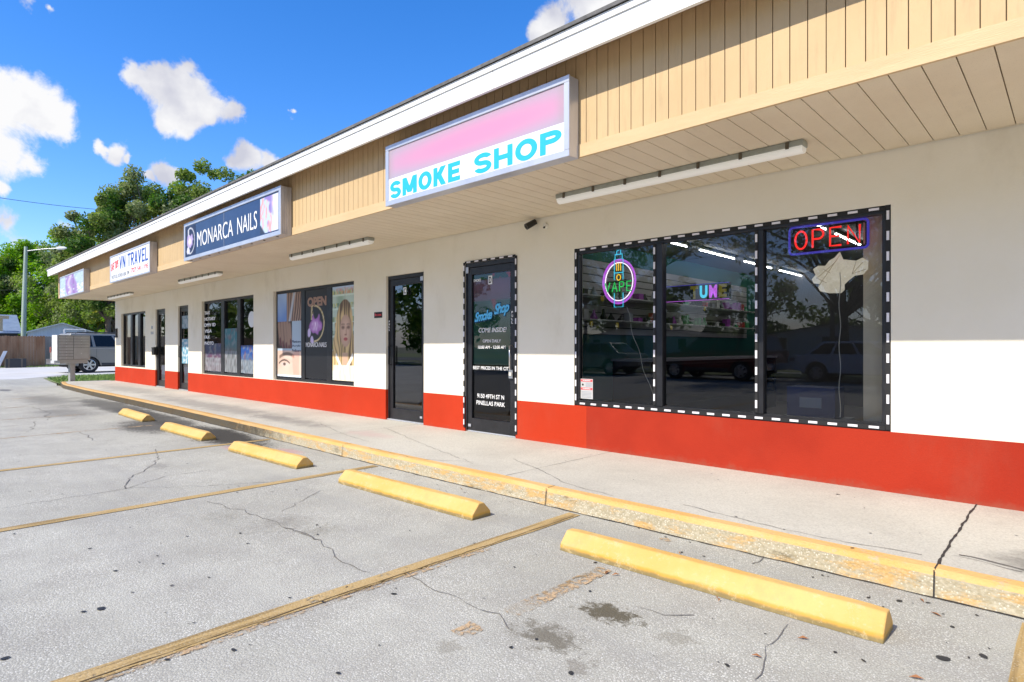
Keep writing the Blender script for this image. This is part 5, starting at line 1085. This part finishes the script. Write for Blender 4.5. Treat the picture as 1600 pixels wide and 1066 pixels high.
# ------------------------------------------------------------------ vehicles
def wheel(parent, x, y, side, r_=.39, w_=.26, rimm='rim', spokes=6):
    t = MB(); prof = [(r_ * .66, .5), (r_ * .93, .5), (r_, .36), (r_, -.36), (r_ * .93, -.5), (r_ * .66, -.5)]; n = 28; vs = []; 
    for k in range(n):
        a = 2 * math.pi * k / n
        for rr_, ww in prof: vs.append((rr_ * math.cos(a), ww * w_ * side, rr_ * math.sin(a)))
    P = len(prof); fs = [(k * P + j, k * P + (j + 1) % P, ((k + 1) % n) * P + (j + 1) % P, ((k + 1) % n) * P + j) for k in range(n) for j in range(P)]
    t.add(vs, fs, M['rubber'], True); o = t.build('wheel', parent); o.location = (x, y, r_)
    q = MB(); ys = w_ * .40 * side
    ring = []; 
    for rr_, yy in ((r_ * .67, ys + .02 * side), (r_ * .60, ys + .025 * side), (r_ * .57, ys - .03 * side), (r_ * .55, -ys)): ring.append([(rr_ * math.cos(2 * math.pi * k / n), yy, rr_ * math.sin(2 * math.pi * k / n)) for k in range(n)])
    for a_, b_ in zip(ring, ring[1:]): q.add(a_ + b_, [(k, (k + 1) % n, n + (k + 1) % n, n + k) for k in range(n)], M[rimm], True)
    q.add(ring[-1], [tuple(range(n))], M['plasticd'])
    for k in range(spokes):
        a = 2 * math.pi * k / spokes; ca, sa = math.cos(a), math.sin(a); hw = .035
        pts = [(rr_, ss) for rr_, ss in ((.03, hw), (r_ * .6, hw * 1.2), (r_ * .6, -hw * 1.2), (.03, -hw))]
        vs = [(p[0] * ca - p[1] * sa, ys + .012 * side, p[0] * sa + p[1] * ca) for p in pts] + [(p[0] * ca - p[1] * sa, ys - .03 * side, p[0] * sa + p[1] * ca) for p in pts]
        q.add(vs, [(0, 1, 2, 3), (7, 6, 5, 4), (0, 4, 5, 1), (1, 5, 6, 2), (2, 6, 7, 3), (3, 7, 4, 0)], M[rimm])
    q.cyl((0, ys - .02 * side, 0), (0, ys + .02 * side, 0), .06, .05, M[rimm], 14); q.build('rim', o)
def arch(cx, r_, zb, n=10): return [(cx + r_ * math.cos(math.pi * k / n), zb + r_ * math.sin(math.pi * k / n) - .0) for k in range(n + 1)]
def car(name, loc, rz, label, paint, L=5.1, Wd=1.98, H=1.88, belt=1.18, wb=2.95, kind='suv', wr=.39, two_tone=None, rack=False):
    t = tag(empty(name, loc, rz), label, 'suv' if kind == 'suv' else 'car'); hx = L / 2; xr, xf = -wb / 2 - .05, wb / 2 - .05; ar = wr + .07; zs = .34
    hood = belt - (.06 if kind == 'suv' else .12)
    prof = [(-hx + .04, zs + .12), (xr - ar, zs)] + list(reversed(arch(xr, ar, zs))) + [(xr + ar, zs), (xf - ar, zs)] + list(reversed(arch(xf, ar, zs))) + [(xf + ar, zs), (hx - .12, zs + .02), (hx - .02, zs + .25), (hx - .02, hood - .2), (hx - .18, hood - .04), (xf - .15, belt), (-hx + .10, belt), (-hx, belt - .2), (-hx, zs + .3)]
    # arch() gives right-to-left; reversed walks left-to-right
    q = MB(); q.prism([(p[0], p[1]) for p in prof], -Wd / 2, Wd / 2, paint, 'y'); q.build('body', t, .045, 3)
    gl_b = [(-hx + .10, belt), (xf - .25, belt)]; 
    xt0, xt1 = (-hx + .32, xf - 1.0) if kind == 'suv' else (-hx + 1.05, xf - 1.05)
    if kind != 'suv': gl_b[0] = (-hx + .45, belt)
    ti = .16; b0, b1 = gl_b[0][0], gl_b[1][0]; hb, ht = Wd / 2 - .05, Wd / 2 - .05 - ti
    vs = [(b0, -hb, belt - .01), (b1, -hb, belt - .01), (b1, hb, belt - .01), (b0, hb, belt - .01), (xt0, -ht, H), (xt1, -ht, H), (xt1, ht, H), (xt0, ht, H)]
    q = MB(); q.add(vs, [(3, 2, 1, 0), (4, 5, 6, 7), (0, 1, 5, 4), (1, 2, 6, 5), (2, 3, 7, 6), (3, 0, 4, 7)], paint); q.build('cabin', t, .05, 3)
    def sp(x_, f, s):      # a point on the cabin side: x along, f height fraction
        xa = b0 + (xt0 - b0) * f; xb = b1 + (xt1 - b1) * f; yy = hb + (ht - hb) * f
        return (xa + (xb - xa) * x_, s * (yy + .006), belt + (H - belt) * f)
    for s in (-1, 1):
        for (u0, u1) in ((.05, .30), (.335, .61), (.645, .95)):
            q = MB(); p = [sp(u0, .10, s), sp(u1, .10, s), sp(u1 if u1 < .9 else .93, .86, s), sp(u0 if u0 > .1 else .09, .86, s)]; q.add(p, [(0, 1, 2, 3) if s < 0 else (3, 2, 1, 0)], M['carglass']); q.build('side_window', t)
        for xx in (b0 + (b1 - b0) * .52, b0 + (b1 - b0) * .80):
            q = MB(); q.box(xx - .1, xx + .1, s * (Wd / 2 + .012) - .012, s * (Wd / 2 + .012) + .012, belt - .16, belt - .125, paint); q.build('door_handle', t, .006)
        q = MB(); q.box(xr + ar + .02, xf - ar - .02, min(s * (Wd / 2 - .03), s * (Wd / 2 + .02)), max(s * (Wd / 2 - .03), s * (Wd / 2 + .02)), zs, zs + .13, M['plasticd'] if kind == 'suv' else paint); q.build('sill_trim', t, .01)
        q = MB(); 
        for xx in (b0 + (b1 - b0) * .335, b0 + (b1 - b0) * .62, b0 + (b1 - b0) * .95): q.box(xx - .004, xx + .004, min(s * Wd / 2, s * (Wd / 2 + .002)), max(s * Wd / 2, s * (Wd / 2 + .002)), zs + .16, belt - .03, M['blackm'])
        q.build('door_seam', t)
        q = MB()
        for cxx in (xr, xf):
            a1 = arch(cxx, ar + .045, zs); a0 = arch(cxx, ar - .004, zs); n_ = len(a1); yo = s * (Wd / 2 + .018); yi = s * (Wd / 2 - .02)
            q.add([(p[0], yo, p[1]) for p in a1] + [(p[0], yo, p[1]) for p in a0] + [(p[0], yi, p[1]) for p in a1], [(k, k + 1, n_ + k + 1, n_ + k) for k in range(n_ - 1)] + [(k, k + 1, 2 * n_ + k + 1, 2 * n_ + k) for k in range(n_ - 1)], paint)
        q.build('wheel_arch', t)
        q = MB(); q.box(-hx - .012, -hx + .16, min(s * (Wd / 2 - .17), s * (Wd / 2 + .006)), max(s * (Wd / 2 - .17), s * (Wd / 2 + .006)), belt - .22, belt + .06 if kind == 'suv' else belt - .1, M['tail']); q.build('tail_lamp', t, .01)
        q = MB(); q.box(hx - .15, hx + .004, min(s * (Wd / 2 - .4), s * (Wd / 2 - .01)), max(s * (Wd / 2 - .4), s * (Wd / 2 - .01)), hood - .27, hood - .10, M['lampclear']); q.build('headlamp', t, .01)
        q = MB(); q.box(b1 - .25, b1 - .12, min(s * (Wd / 2), s * (Wd / 2 + .2)), max(s * Wd / 2, s * (Wd / 2 + .2)), belt + .02, belt + .17, M['plasticd']); q.build('wing_mirror', t, .03)
        for cxx in (xr, xf): wheel(t, cxx, s * (Wd / 2 - .13), s, wr)
        if rack:
            q = MB(); q.tube([(xt0 + .2, s * (ht - .06), H - .01), (xt0 + .3, s * (ht - .06), H + .06), (xt1 - .2, s * (ht - .06), H + .06), (xt1 - .1, s * (ht - .06), H - .01)], .018, M['plasticd'], 8); q.build('roof_rail', t)
    q = MB(); f0, f1 = .12, .88
    p = [(b0 + (xt0 - b0) * f - .006, yy * (hb + (ht - hb) * f - .12), belt + (H - belt) * f) for f, yy in ((f0, -1), (f1, -1), (f1, 1), (f0, 1))]; q.add(p, [(0, 1, 2, 3)], M['carglass']); q.build('rear_window', t)
    q = MB(); p = [(b1 + (xt1 - b1) * f + .008, yy * (hb + (ht - hb) * f - .08), belt + (H - belt) * f) for f, yy in ((f0, -1), (f0, 1), (f1, 1), (f1, -1))]; q.add(p, [(0, 1, 2, 3)], M['carglass']); q.build('windscreen', t)
    q = MB(); q.box(-hx - .16, -hx + .1, -Wd / 2 + .04, Wd / 2 - .04, .42, .66, M['chrome'] if kind == 'suv' else paint); q.box(-hx - .165, -hx - .161, -.26, .26, .46, .60, M['goodsw']); q.build('rear_bumper', t, .03)
    q = MB(); q.box(hx - .1, hx + .06, -Wd / 2 + .04, Wd / 2 - .04, .38, .62, M['plasticd']); q.build('front_bumper', t, .03)
    q = MB(); q.box(hx - .03, hx + .012, -.55, .55, hood - .30, hood - .12, M['blackm']); q.build('grille', t)
    q = MB(); q.box(-hx + .3, hx - .35, -Wd / 2 + .25, Wd / 2 - .25, .28, .5, M['blackm']); q.build('chassis', t)
    return t
wx, wyy = gnd(140, 583)
ang = R(96)
Lc = 5.1; xr_local = -2.95 / 2 - .05; ylocal = -(1.98 / 2)
ca, sa = math.cos(ang), math.sin(ang)
car('parked_suv', (wx - (xr_local * ca - ylocal * sa), wyy - (xr_local * sa + ylocal * ca), .004), ang, 'pewter suv parked behind the cluster mailbox', M['silver'], rack=True)
car('parked_suv', (-10.2, -11.6, .0), R(183), 'dark maroon suv parked across the lot facing left', M['maroon'], 4.7, 1.88, 1.68, 1.05, 2.7, wr=.36)
car('parked_car', (-16.3, -12.0, .0), R(178), 'grey sedan parked across the lot beyond the maroon suv', M['greycar'], 4.6, 1.82, 1.44, .95, 2.7, 'car', .33)
car('parked_car', (-5.2, -12.6, .0), R(5), 'white sedan parked across the lot under the tree', M['whitecar'], 4.6, 1.82, 1.44, .95, 2.7, 'car', .33)

# ------------------------------------------------------------------ fences, sheds, pole, wires
def fence(name, x0, y0, x1, y1, h, m, label, seed):
    t = tag(empty(name, (x0, y0, 0)), label, 'fence'); rnd = random.Random(seed); a = Vector((x0, y0, 0)); b = Vector((x1, y1, 0)); L = (b - a).length; d = (b - a) / L; n = Vector((d.y, -d.x, 0))
    q = MB(); s = 0.
    while s < L:
        w_ = .135 + rnd.uniform(-.004, .004); hh = h + rnd.uniform(-.02, .02); o = d * s; off = n * rnd.uniform(0, .012); e = d * (s + w_); th_ = n * .02
        P = [o + off, e + off, e + off + th_, o + off + th_]
        pts = []
        c1 = .02
        base = [(o + off, 0), (e + off, 0)]
        f_ = [Vector((p.x, p.y, .02)) for p in P]; g_ = [Vector((p.x, p.y, hh - .05)) for p in P]
        mid = [(o + d * .03 + off), (e - d * .03 + off), (e - d * .03 + off + th_), (o + d * .03 + off + th_)]; hhs = [Vector((p.x, p.y, hh)) for p in mid]
        vs = f_ + g_ + hhs; fs = [(3, 2, 1, 0), (8, 9, 10, 11)]
        for lv in (0, 4):
            for k in range(4): fs.append((lv + k, lv + (k + 1) % 4, lv + 4 + (k + 1) % 4, lv + 4 + k))
        q.add(vs, fs, m); s += w_ + .006
    q.build('fence_boards', t)
    q = MB()
    for z in (.4, 1.5): 
        v0, v1 = -n * .03, d * L - n * .03; q.tube([v0 + Vector((0, 0, z)), v1 + Vector((0, 0, z))], .03, m, 4, True, False)
    q.build('fence_rail', t)
    s = 0.
    while s < L: 
        q = MB(); p = d * s - n * .06; q.box(p.x - .045, p.x + .045, p.y - .045, p.y + .045, 0, h - .1, m); q.build('fence_post', t); s += 2.4
    return t
fence('wooden_fence', -46.3, -14.0, -47.25, 7.05, 1.92, M['wood'], 'brown wooden plank fence at the far side of the lot', 3)
fence('wooden_fence', -48.6, 7.05, -49.2, 20, 1.92, M['woodg'], 'greyer plank fence set back behind the mailbox and suv', 4)
# boards leaning on the fence
t = tag(empty('leaning_board', (-46.0, 4.6, 0)), 'pale weathered board leaning against the brown fence', 'board'); q = MB(); a = far(10, 550, 34.6); b = far(2, 578, 34.0); q.prism([(0, 0), (.18, 0), (.55, 1.0), (.37, 1.0)], 0, .04, M['mlight'], 'x'); q.build('board_face', t)
t = tag(empty('black_crate', (-46.0, 5.05, 0)), 'dark weathered crate at the foot of the brown fence', 'crate'); q = MB(); q.box(-.3, .25, -.0, .95, 0, .55, M['plasticd']); q.box(-.31, .26, .1, .18, .02, .56, M['bark']); q.box(-.31, .26, .7, .78, .02, .56, M['bark']); q.build('crate_shell', t)
# shed with pale metal walls
def gable_shed(name, c, w_, dpt, hw, hr, rz, label, wallm, roofm, opening=True):
    t = tag(empty(name, c, rz), label, 'shed' if 'shed' in name else 'house')
    q = MB(); q.prism([(-w_ / 2, 0), (w_ / 2, 0), (w_ / 2, hw), (0, hr), (-w_ / 2, hw)], -dpt / 2, dpt / 2, wallm); q.build('wall', t)
    q = MB(); e = .25; sl = (hr - hw) / (w_ / 2)
    q.prism([(-w_ / 2 - e, hw - e * sl), (-w_ / 2 - e, hw - e * sl + .07), (0, hr + .07), (w_ / 2 + e, hw - e * sl + .07), (w_ / 2 + e, hw - e * sl), (0, hr + .003)], -dpt / 2 - e, dpt / 2 + e, roofm); q.build('roof', t)
    if opening:
        q = MB(); q.box(dpt / 2 + .003, dpt / 2 + .03, -.7, .7, .0, 2.0, M['housed']); q.build('door', t)
        for yy in (-w_ / 2 + .9, w_ / 2 - .9):
            q = MB(); q.box(dpt / 2 + .002, dpt / 2 + .04, yy - .45, yy + .45, 1.0, 2.0, M['wframe']); o = q.build('window', t); q = MB(); q.box(dpt / 2 + .0405, dpt / 2 + .045, yy - .4, yy + .4, 1.05, 1.95, M['carglass']); q.build('pane', o)
    return t
p = far(105, 542, 43); gable_shed('metal_shed', (p.x - 2, p.y, 0), 3.9, 4, 2.25, 2.9, R(-8), 'pale blue metal shed with gable roof behind the grey fence', M['shedm'], M['shedm'])
p = far(33, 542, 46); gable_shed('neighbour_house', (p.x - 3.5, p.y - 4.6, 0), 7, 9, 2.35, 3.75, R(88), 'low dark house with blue grey roof beyond the brown fence', M['housed'], M['roofblue'])
q = MB(); p = far(2, 500, 45); q.box(p.x - .1, p.x, p.y - .9, p.y + .45, 3.36, 3.6, M['tanp']); q.box(p.x - .2, p.x - .11, p.y - .1, p.y + .1, 0, 3.36, M['tanp']); tag(q.build('tan_panel'), 'tan board standing above the brown fence by the house', 'board')
q = MB(); p = far(117, 514, 38); 
t = tag(empty('ladder_rack', (p.x, p.y, 0)), 'white metal rack standing behind the suv above the mailbox', 'rack')
for dy_ in (-.55, .55): q.tube([(0, dy_, 0), (0, dy_, 2.35)], .03, M['wframe'], 6)
for z in (1.9, 2.12, 2.35): q.tube([(0, -.55, z), (0, .55, z)], .025, M['wframe'], 6)
q.build('rack_frame', t)
# light pole
pp = far(36, 542, 40)
t = tag(empty('light_pole', (pp.x, pp.y, 0)), 'greenish wooden light pole with an arm lamp behind the fence', 'light pole')
q = MB(); q.tube([(0, 0, 0), (.05, .05, 4), (.12, .14, 7.95)], [.155, .135, .10], M['pole'], 14); q.build('pole', t)
armv = (far(98, 388, 40) - far(38, 390, 40)); 
q = MB(); z = 7.75; st = Vector((.12, .14, z - .1)); pts = [st + armv * f_ + Vector((0, 0, .12 * math.sin(f_ * 2.2))) for f_ in (0, .2, .4, .6, .8)]; q.tube(pts, .035, M['galv'], 8); q.build('arm', t)
q = MB(); e = pts[-1]; dv = armv.normalized(); q.tube([e, e + dv * .15, e + dv * .5, e + dv * .68], [.06, .12, .11, .03], M['lamp'], 10); q.build('lamp_head', t)
def cable(a, b, sag, label, r_=.012):
    q = MB(); pts = []
    for k in range(21): f_ = k / 20; p = a.lerp(b, f_); p.z -= sag * 4 * f_ * (1 - f_); pts.append(p)
    q.tube(pts, r_, M['wire'], 4); tag(q.build('overhead_cable'), label, 'cable')
cable(far(-260, 262, 30), far(330, 330, 62), .9, 'thin black overhead cable sloping across the sky into the trees', .016)
top = Vector((pp.x + .12, pp.y + .14, 7.0)); cable(top, far(420, 420, 70), .6, 'cable running from the light pole into the trees')
cable(Vector((pp.x + .1, pp.y + .1, 5.1)), far(-300, 430, 36), .4, 'lower cable running from the light pole out of view')

# ------------------------------------------------------------------ trees
def tree(loc, h, rad, leaves, label, seed, nclump=90, per=170, ls=.13, trunk_r=.22, base=.35, flat=1., group=None, name='broadleaf_tree', dense=False):
    rnd = random.Random(seed); t = tag(empty(name, loc), label, 'tree', group)
    q = MB(); tr_h = h * base; pts = [(0, 0, -.1)]; x_ = y_ = 0
    for k in range(1, 7): x_ += rnd.uniform(-.12, .12); y_ += rnd.uniform(-.12, .12); pts.append((x_, y_, h * .72 * k / 6))
    q.tube(pts, [trunk_r * (1.25 if k == 0 else 1 - k * .13) for k in range(7)], M['bark'], 9)
    cl = []; cz = h * (base + 1) / 2; rz_ = h * (1 - base) / 2
    # limbs first, clumps round their ends
    for i in range(nclump):
        while True:
            v = Vector((rnd.uniform(-1, 1), rnd.uniform(-1, 1), rnd.uniform(-1, 1)))
            if .25 < v.length < 1: break
        v = v.normalized() * (.45 + .55 * rnd.random() ** .6); lump = 1 + .22 * mnoise.noise(v * 2.1 + Vector((seed, 0, 0)))
        cl.append(Vector((v.x * rad * lump, v.y * rad * lump, cz + v.z * rz_ * lump)))
    for i in range(0, nclump, max(1, nclump // 26)):
        c = cl[i]; s0 = Vector(pts[min(6, 2 + int(4 * max(0, min(.99, (c.z - tr_h) / (h - tr_h)))) if i % 3 else 2)]); m1 = s0.lerp(c, .5) + Vector((rnd.uniform(-.3, .3), rnd.uniform(-.3, .3), rnd.uniform(0, .5)))
        q.tube([s0, m1, c], [trunk_r * .38, trunk_r * .2, .02], M['bark'], 6)
    q.build('trunk', t)
    q = MB(); vs = []; fs = []; mi = []; ids = [q.mx(M[l]) for l in leaves]
    for i, c in enumerate(cl):
        cr_ = rad * rnd.uniform(.13, .25); mid_ = rnd.choice(ids); n = int(per * (1.9 if dense else 1.) * rnd.uniform(.6, 1.3))
        for k in range(n):
            d = Vector((rnd.gauss(0, 1), rnd.gauss(0, 1), rnd.gauss(0, .75))); d = d.normalized() * (rnd.random() ** .45) * cr_; d.z *= flat
            p = c + d; nrm = (d.normalized() * .5 + Vector((rnd.uniform(-1, 1), rnd.uniform(-1, 1), rnd.uniform(-.2, 1.2)))).normalized(); u = nrm.orthogonal().normalized(); u = (Matrix.Rotation(rnd.random() * 6.28, 3, nrm) @ u); w_ = nrm.cross(u); s = ls * rnd.uniform(.6, 1.35)
            o = len(vs); vs += [tuple(p + u * s), tuple(p + w_ * s * .5), tuple(p - u * s), tuple(p - w_ * s * .5)]; fs.append((o, o + 1, o + 2, o + 3)); mi.append(mid_ if rnd.random() < .8 else rnd.choice(ids))
    q.v = vs; q.f = fs; q.mi = mi; q.sm = [False] * len(fs); q.build('crown', t); return t
def tpx(px, topy, t_, wpx, leaves, label, seed, **k):
    p = far(px, 542, t_); h = EYE + t_ * (HYP - topy) / FP; k['ls'] = k.get('ls', .15) * .78; tree((p.x, p.y, 0), h, wpx * t_ / FP / 2, leaves, label, seed, dense=True, **k)
GT = 'trees behind the fence and building'
tpx(168, 290, 43, 130, ['leafA', 'leafA', 'leafC', 'leafE'], 'broad oak with grey green clumps rising over the roof behind the end signs', 11, nclump=95, per=190, ls=.15, base=.22, group=GT)
tpx(248, 270, 45, 165, ['leafA', 'leafE', 'leafC', 'leafA'], 'full oak crown above the roof between the end oak and the tallest one', 24, nclump=110, per=190, ls=.15, base=.25, group=GT)
tpx(330, 256, 47, 140, ['leafA', 'leafC', 'leafA', 'leafB'], 'tallest oak crown above the roof, right of the other crowns', 12, nclump=110, per=190, ls=.15, base=.3, group=GT)
tpx(392, 256, 51, 100, ['leafA', 'leafC'], 'small tree top peeking over the roof line at the right of the oaks', 13, nclump=70, per=130, ls=.15, base=.4, group=GT)
tpx(130, 372, 51, 150, ['leafE', 'leafA', 'leafB'], 'grey green tree behind the arm of the light pole', 14, nclump=95, per=180, ls=.15, base=.1, group=GT)
tpx(52, 374, 56, 130, ['leafB', 'leafB', 'leafA'], 'bright green tree behind the light pole', 15, nclump=85, per=170, ls=.18, base=.12, group=GT)
tpx(-15, 392, 54, 130, ['leafE', 'leafA', 'leafC'], 'grey green tree above the low house with the blue roof', 16, nclump=80, per=160, ls=.18, base=.1, group=GT)
tpx(75, 428, 56, 150, ['leafB', 'leafB', 'leafC'], 'low vivid green tree between the pole and the shed', 17, nclump=90, per=180, ls=.16, base=.04, group=GT)
tpx(150, 448, 55, 120, ['leafC', 'leafB', 'leafD'], 'dark green tree behind the metal shed with yellow green tips', 18, nclump=80, per=170, ls=.15, base=.03, group=GT)
tpx(182, 455, 48, 70, ['leafD', 'leafC', 'leafB'], 'yellow green tree next to the far wall corner', 19, nclump=50, per=150, ls=.12, base=.05, group=GT)
tpx(10, 455, 58, 110, ['leafC', 'leafE'], 'dark tree just behind the low house', 20, nclump=60, per=150, ls=.17, base=.02, group=GT)
tpx(110, 470, 60, 170, ['leafC', 'leafC', 'leafB'], 'dark green tree low behind the metal shed', 21, nclump=80, per=150, ls=.2, base=.02, group=GT)
tpx(-110, 380, 60, 200, ['leafA', 'leafC'], 'large tree beyond the fence, outside the edge of the photograph', 22, nclump=80, per=120, ls=.2, base=.1, group=GT)
# street side, seen in the glass
tree((-7.6, -19.3, .05), 10.5, 5.6, ['leafA', 'leafC'], 'spreading oak on the verge across the lot from the smoke shop', 31, nclump=70, per=150, ls=.12, trunk_r=.24, base=.38)
tree((-19.5, -19.6, .05), 9, 4.4, ['leafA', 'leafC'], 'oak on the verge across the lot from the nail salon', 32, nclump=60, per=120, ls=.14, trunk_r=.22, base=.3)
tree((3.5, -19.5, .05), 9, 4.2, ['leafC', 'leafA'], 'oak on the verge behind the photographer', 33, nclump=55, per=110, ls=.15, trunk_r=.24, base=.3)
for i_, (xx, yy, hh) in enumerate(((-36, -19, 8), (-47, -17.5, 9), (-58, -20, 10), (-70, -16, 9), (-56, -8, 9))): tree((xx, yy, 0), hh, 4.6, ['leafA', 'leafC'], 'tree along the street side beyond the left edge of the lot', 60 + i_, nclump=45, per=90, ls=.22, base=.15, group='trees along the street side')
for i, (xx, yy, hh) in enumerate(((-34, -46, 8), (-24, -50, 9), (-14, -52, 7), (-4, -48, 8), (8, -50, 9), (-46, -48, 9))):
    tree((xx, yy, 0), hh, 5.2, ['leafC', 'leafA'], 'tree in the row across the street', 40 + i, nclump=40, per=80, ls=.28, base=.1, group='trees across the street')
gable_shed('street_house', (-13, -40, 0), 9, 6, 2.2, 2.9, R(90), 'low white house across the street facing the shops', M['housew'], M['shingle'])
gable_shed('street_house', (-30, -41, 0), 11, 6, 2.3, 3.1, R(90), 'white house across the street further from the camera', M['housew'], M['shingle'])
for i, (xx, lab) in enumerate(((-12.2, 'utility pole across the street before the white house'), (-33, 'utility pole across the street opposite the end shop'))):
    t = tag(empty('utility_pole', (xx, -34, 0)), lab, 'utility pole'); q = MB(); q.tube([(0, 0, 0), (0, 0, 9.5)], [.17, .12], M['bark'], 10); q.build('pole', t); q = MB(); q.box(-1.1, 1.1, -.06, .06, 8.7, 8.82, M['bark']); q.build('crossarm', t)
cable(Vector((-33, -34, 8.8)), Vector((-12.2, -34, 8.8)), .5, 'power cable between the two utility poles across the street'); cable(Vector((-12.2, -34, 8.8)), Vector((25, -34, 8.8)), .8, 'power cable from the near utility pole along the street')
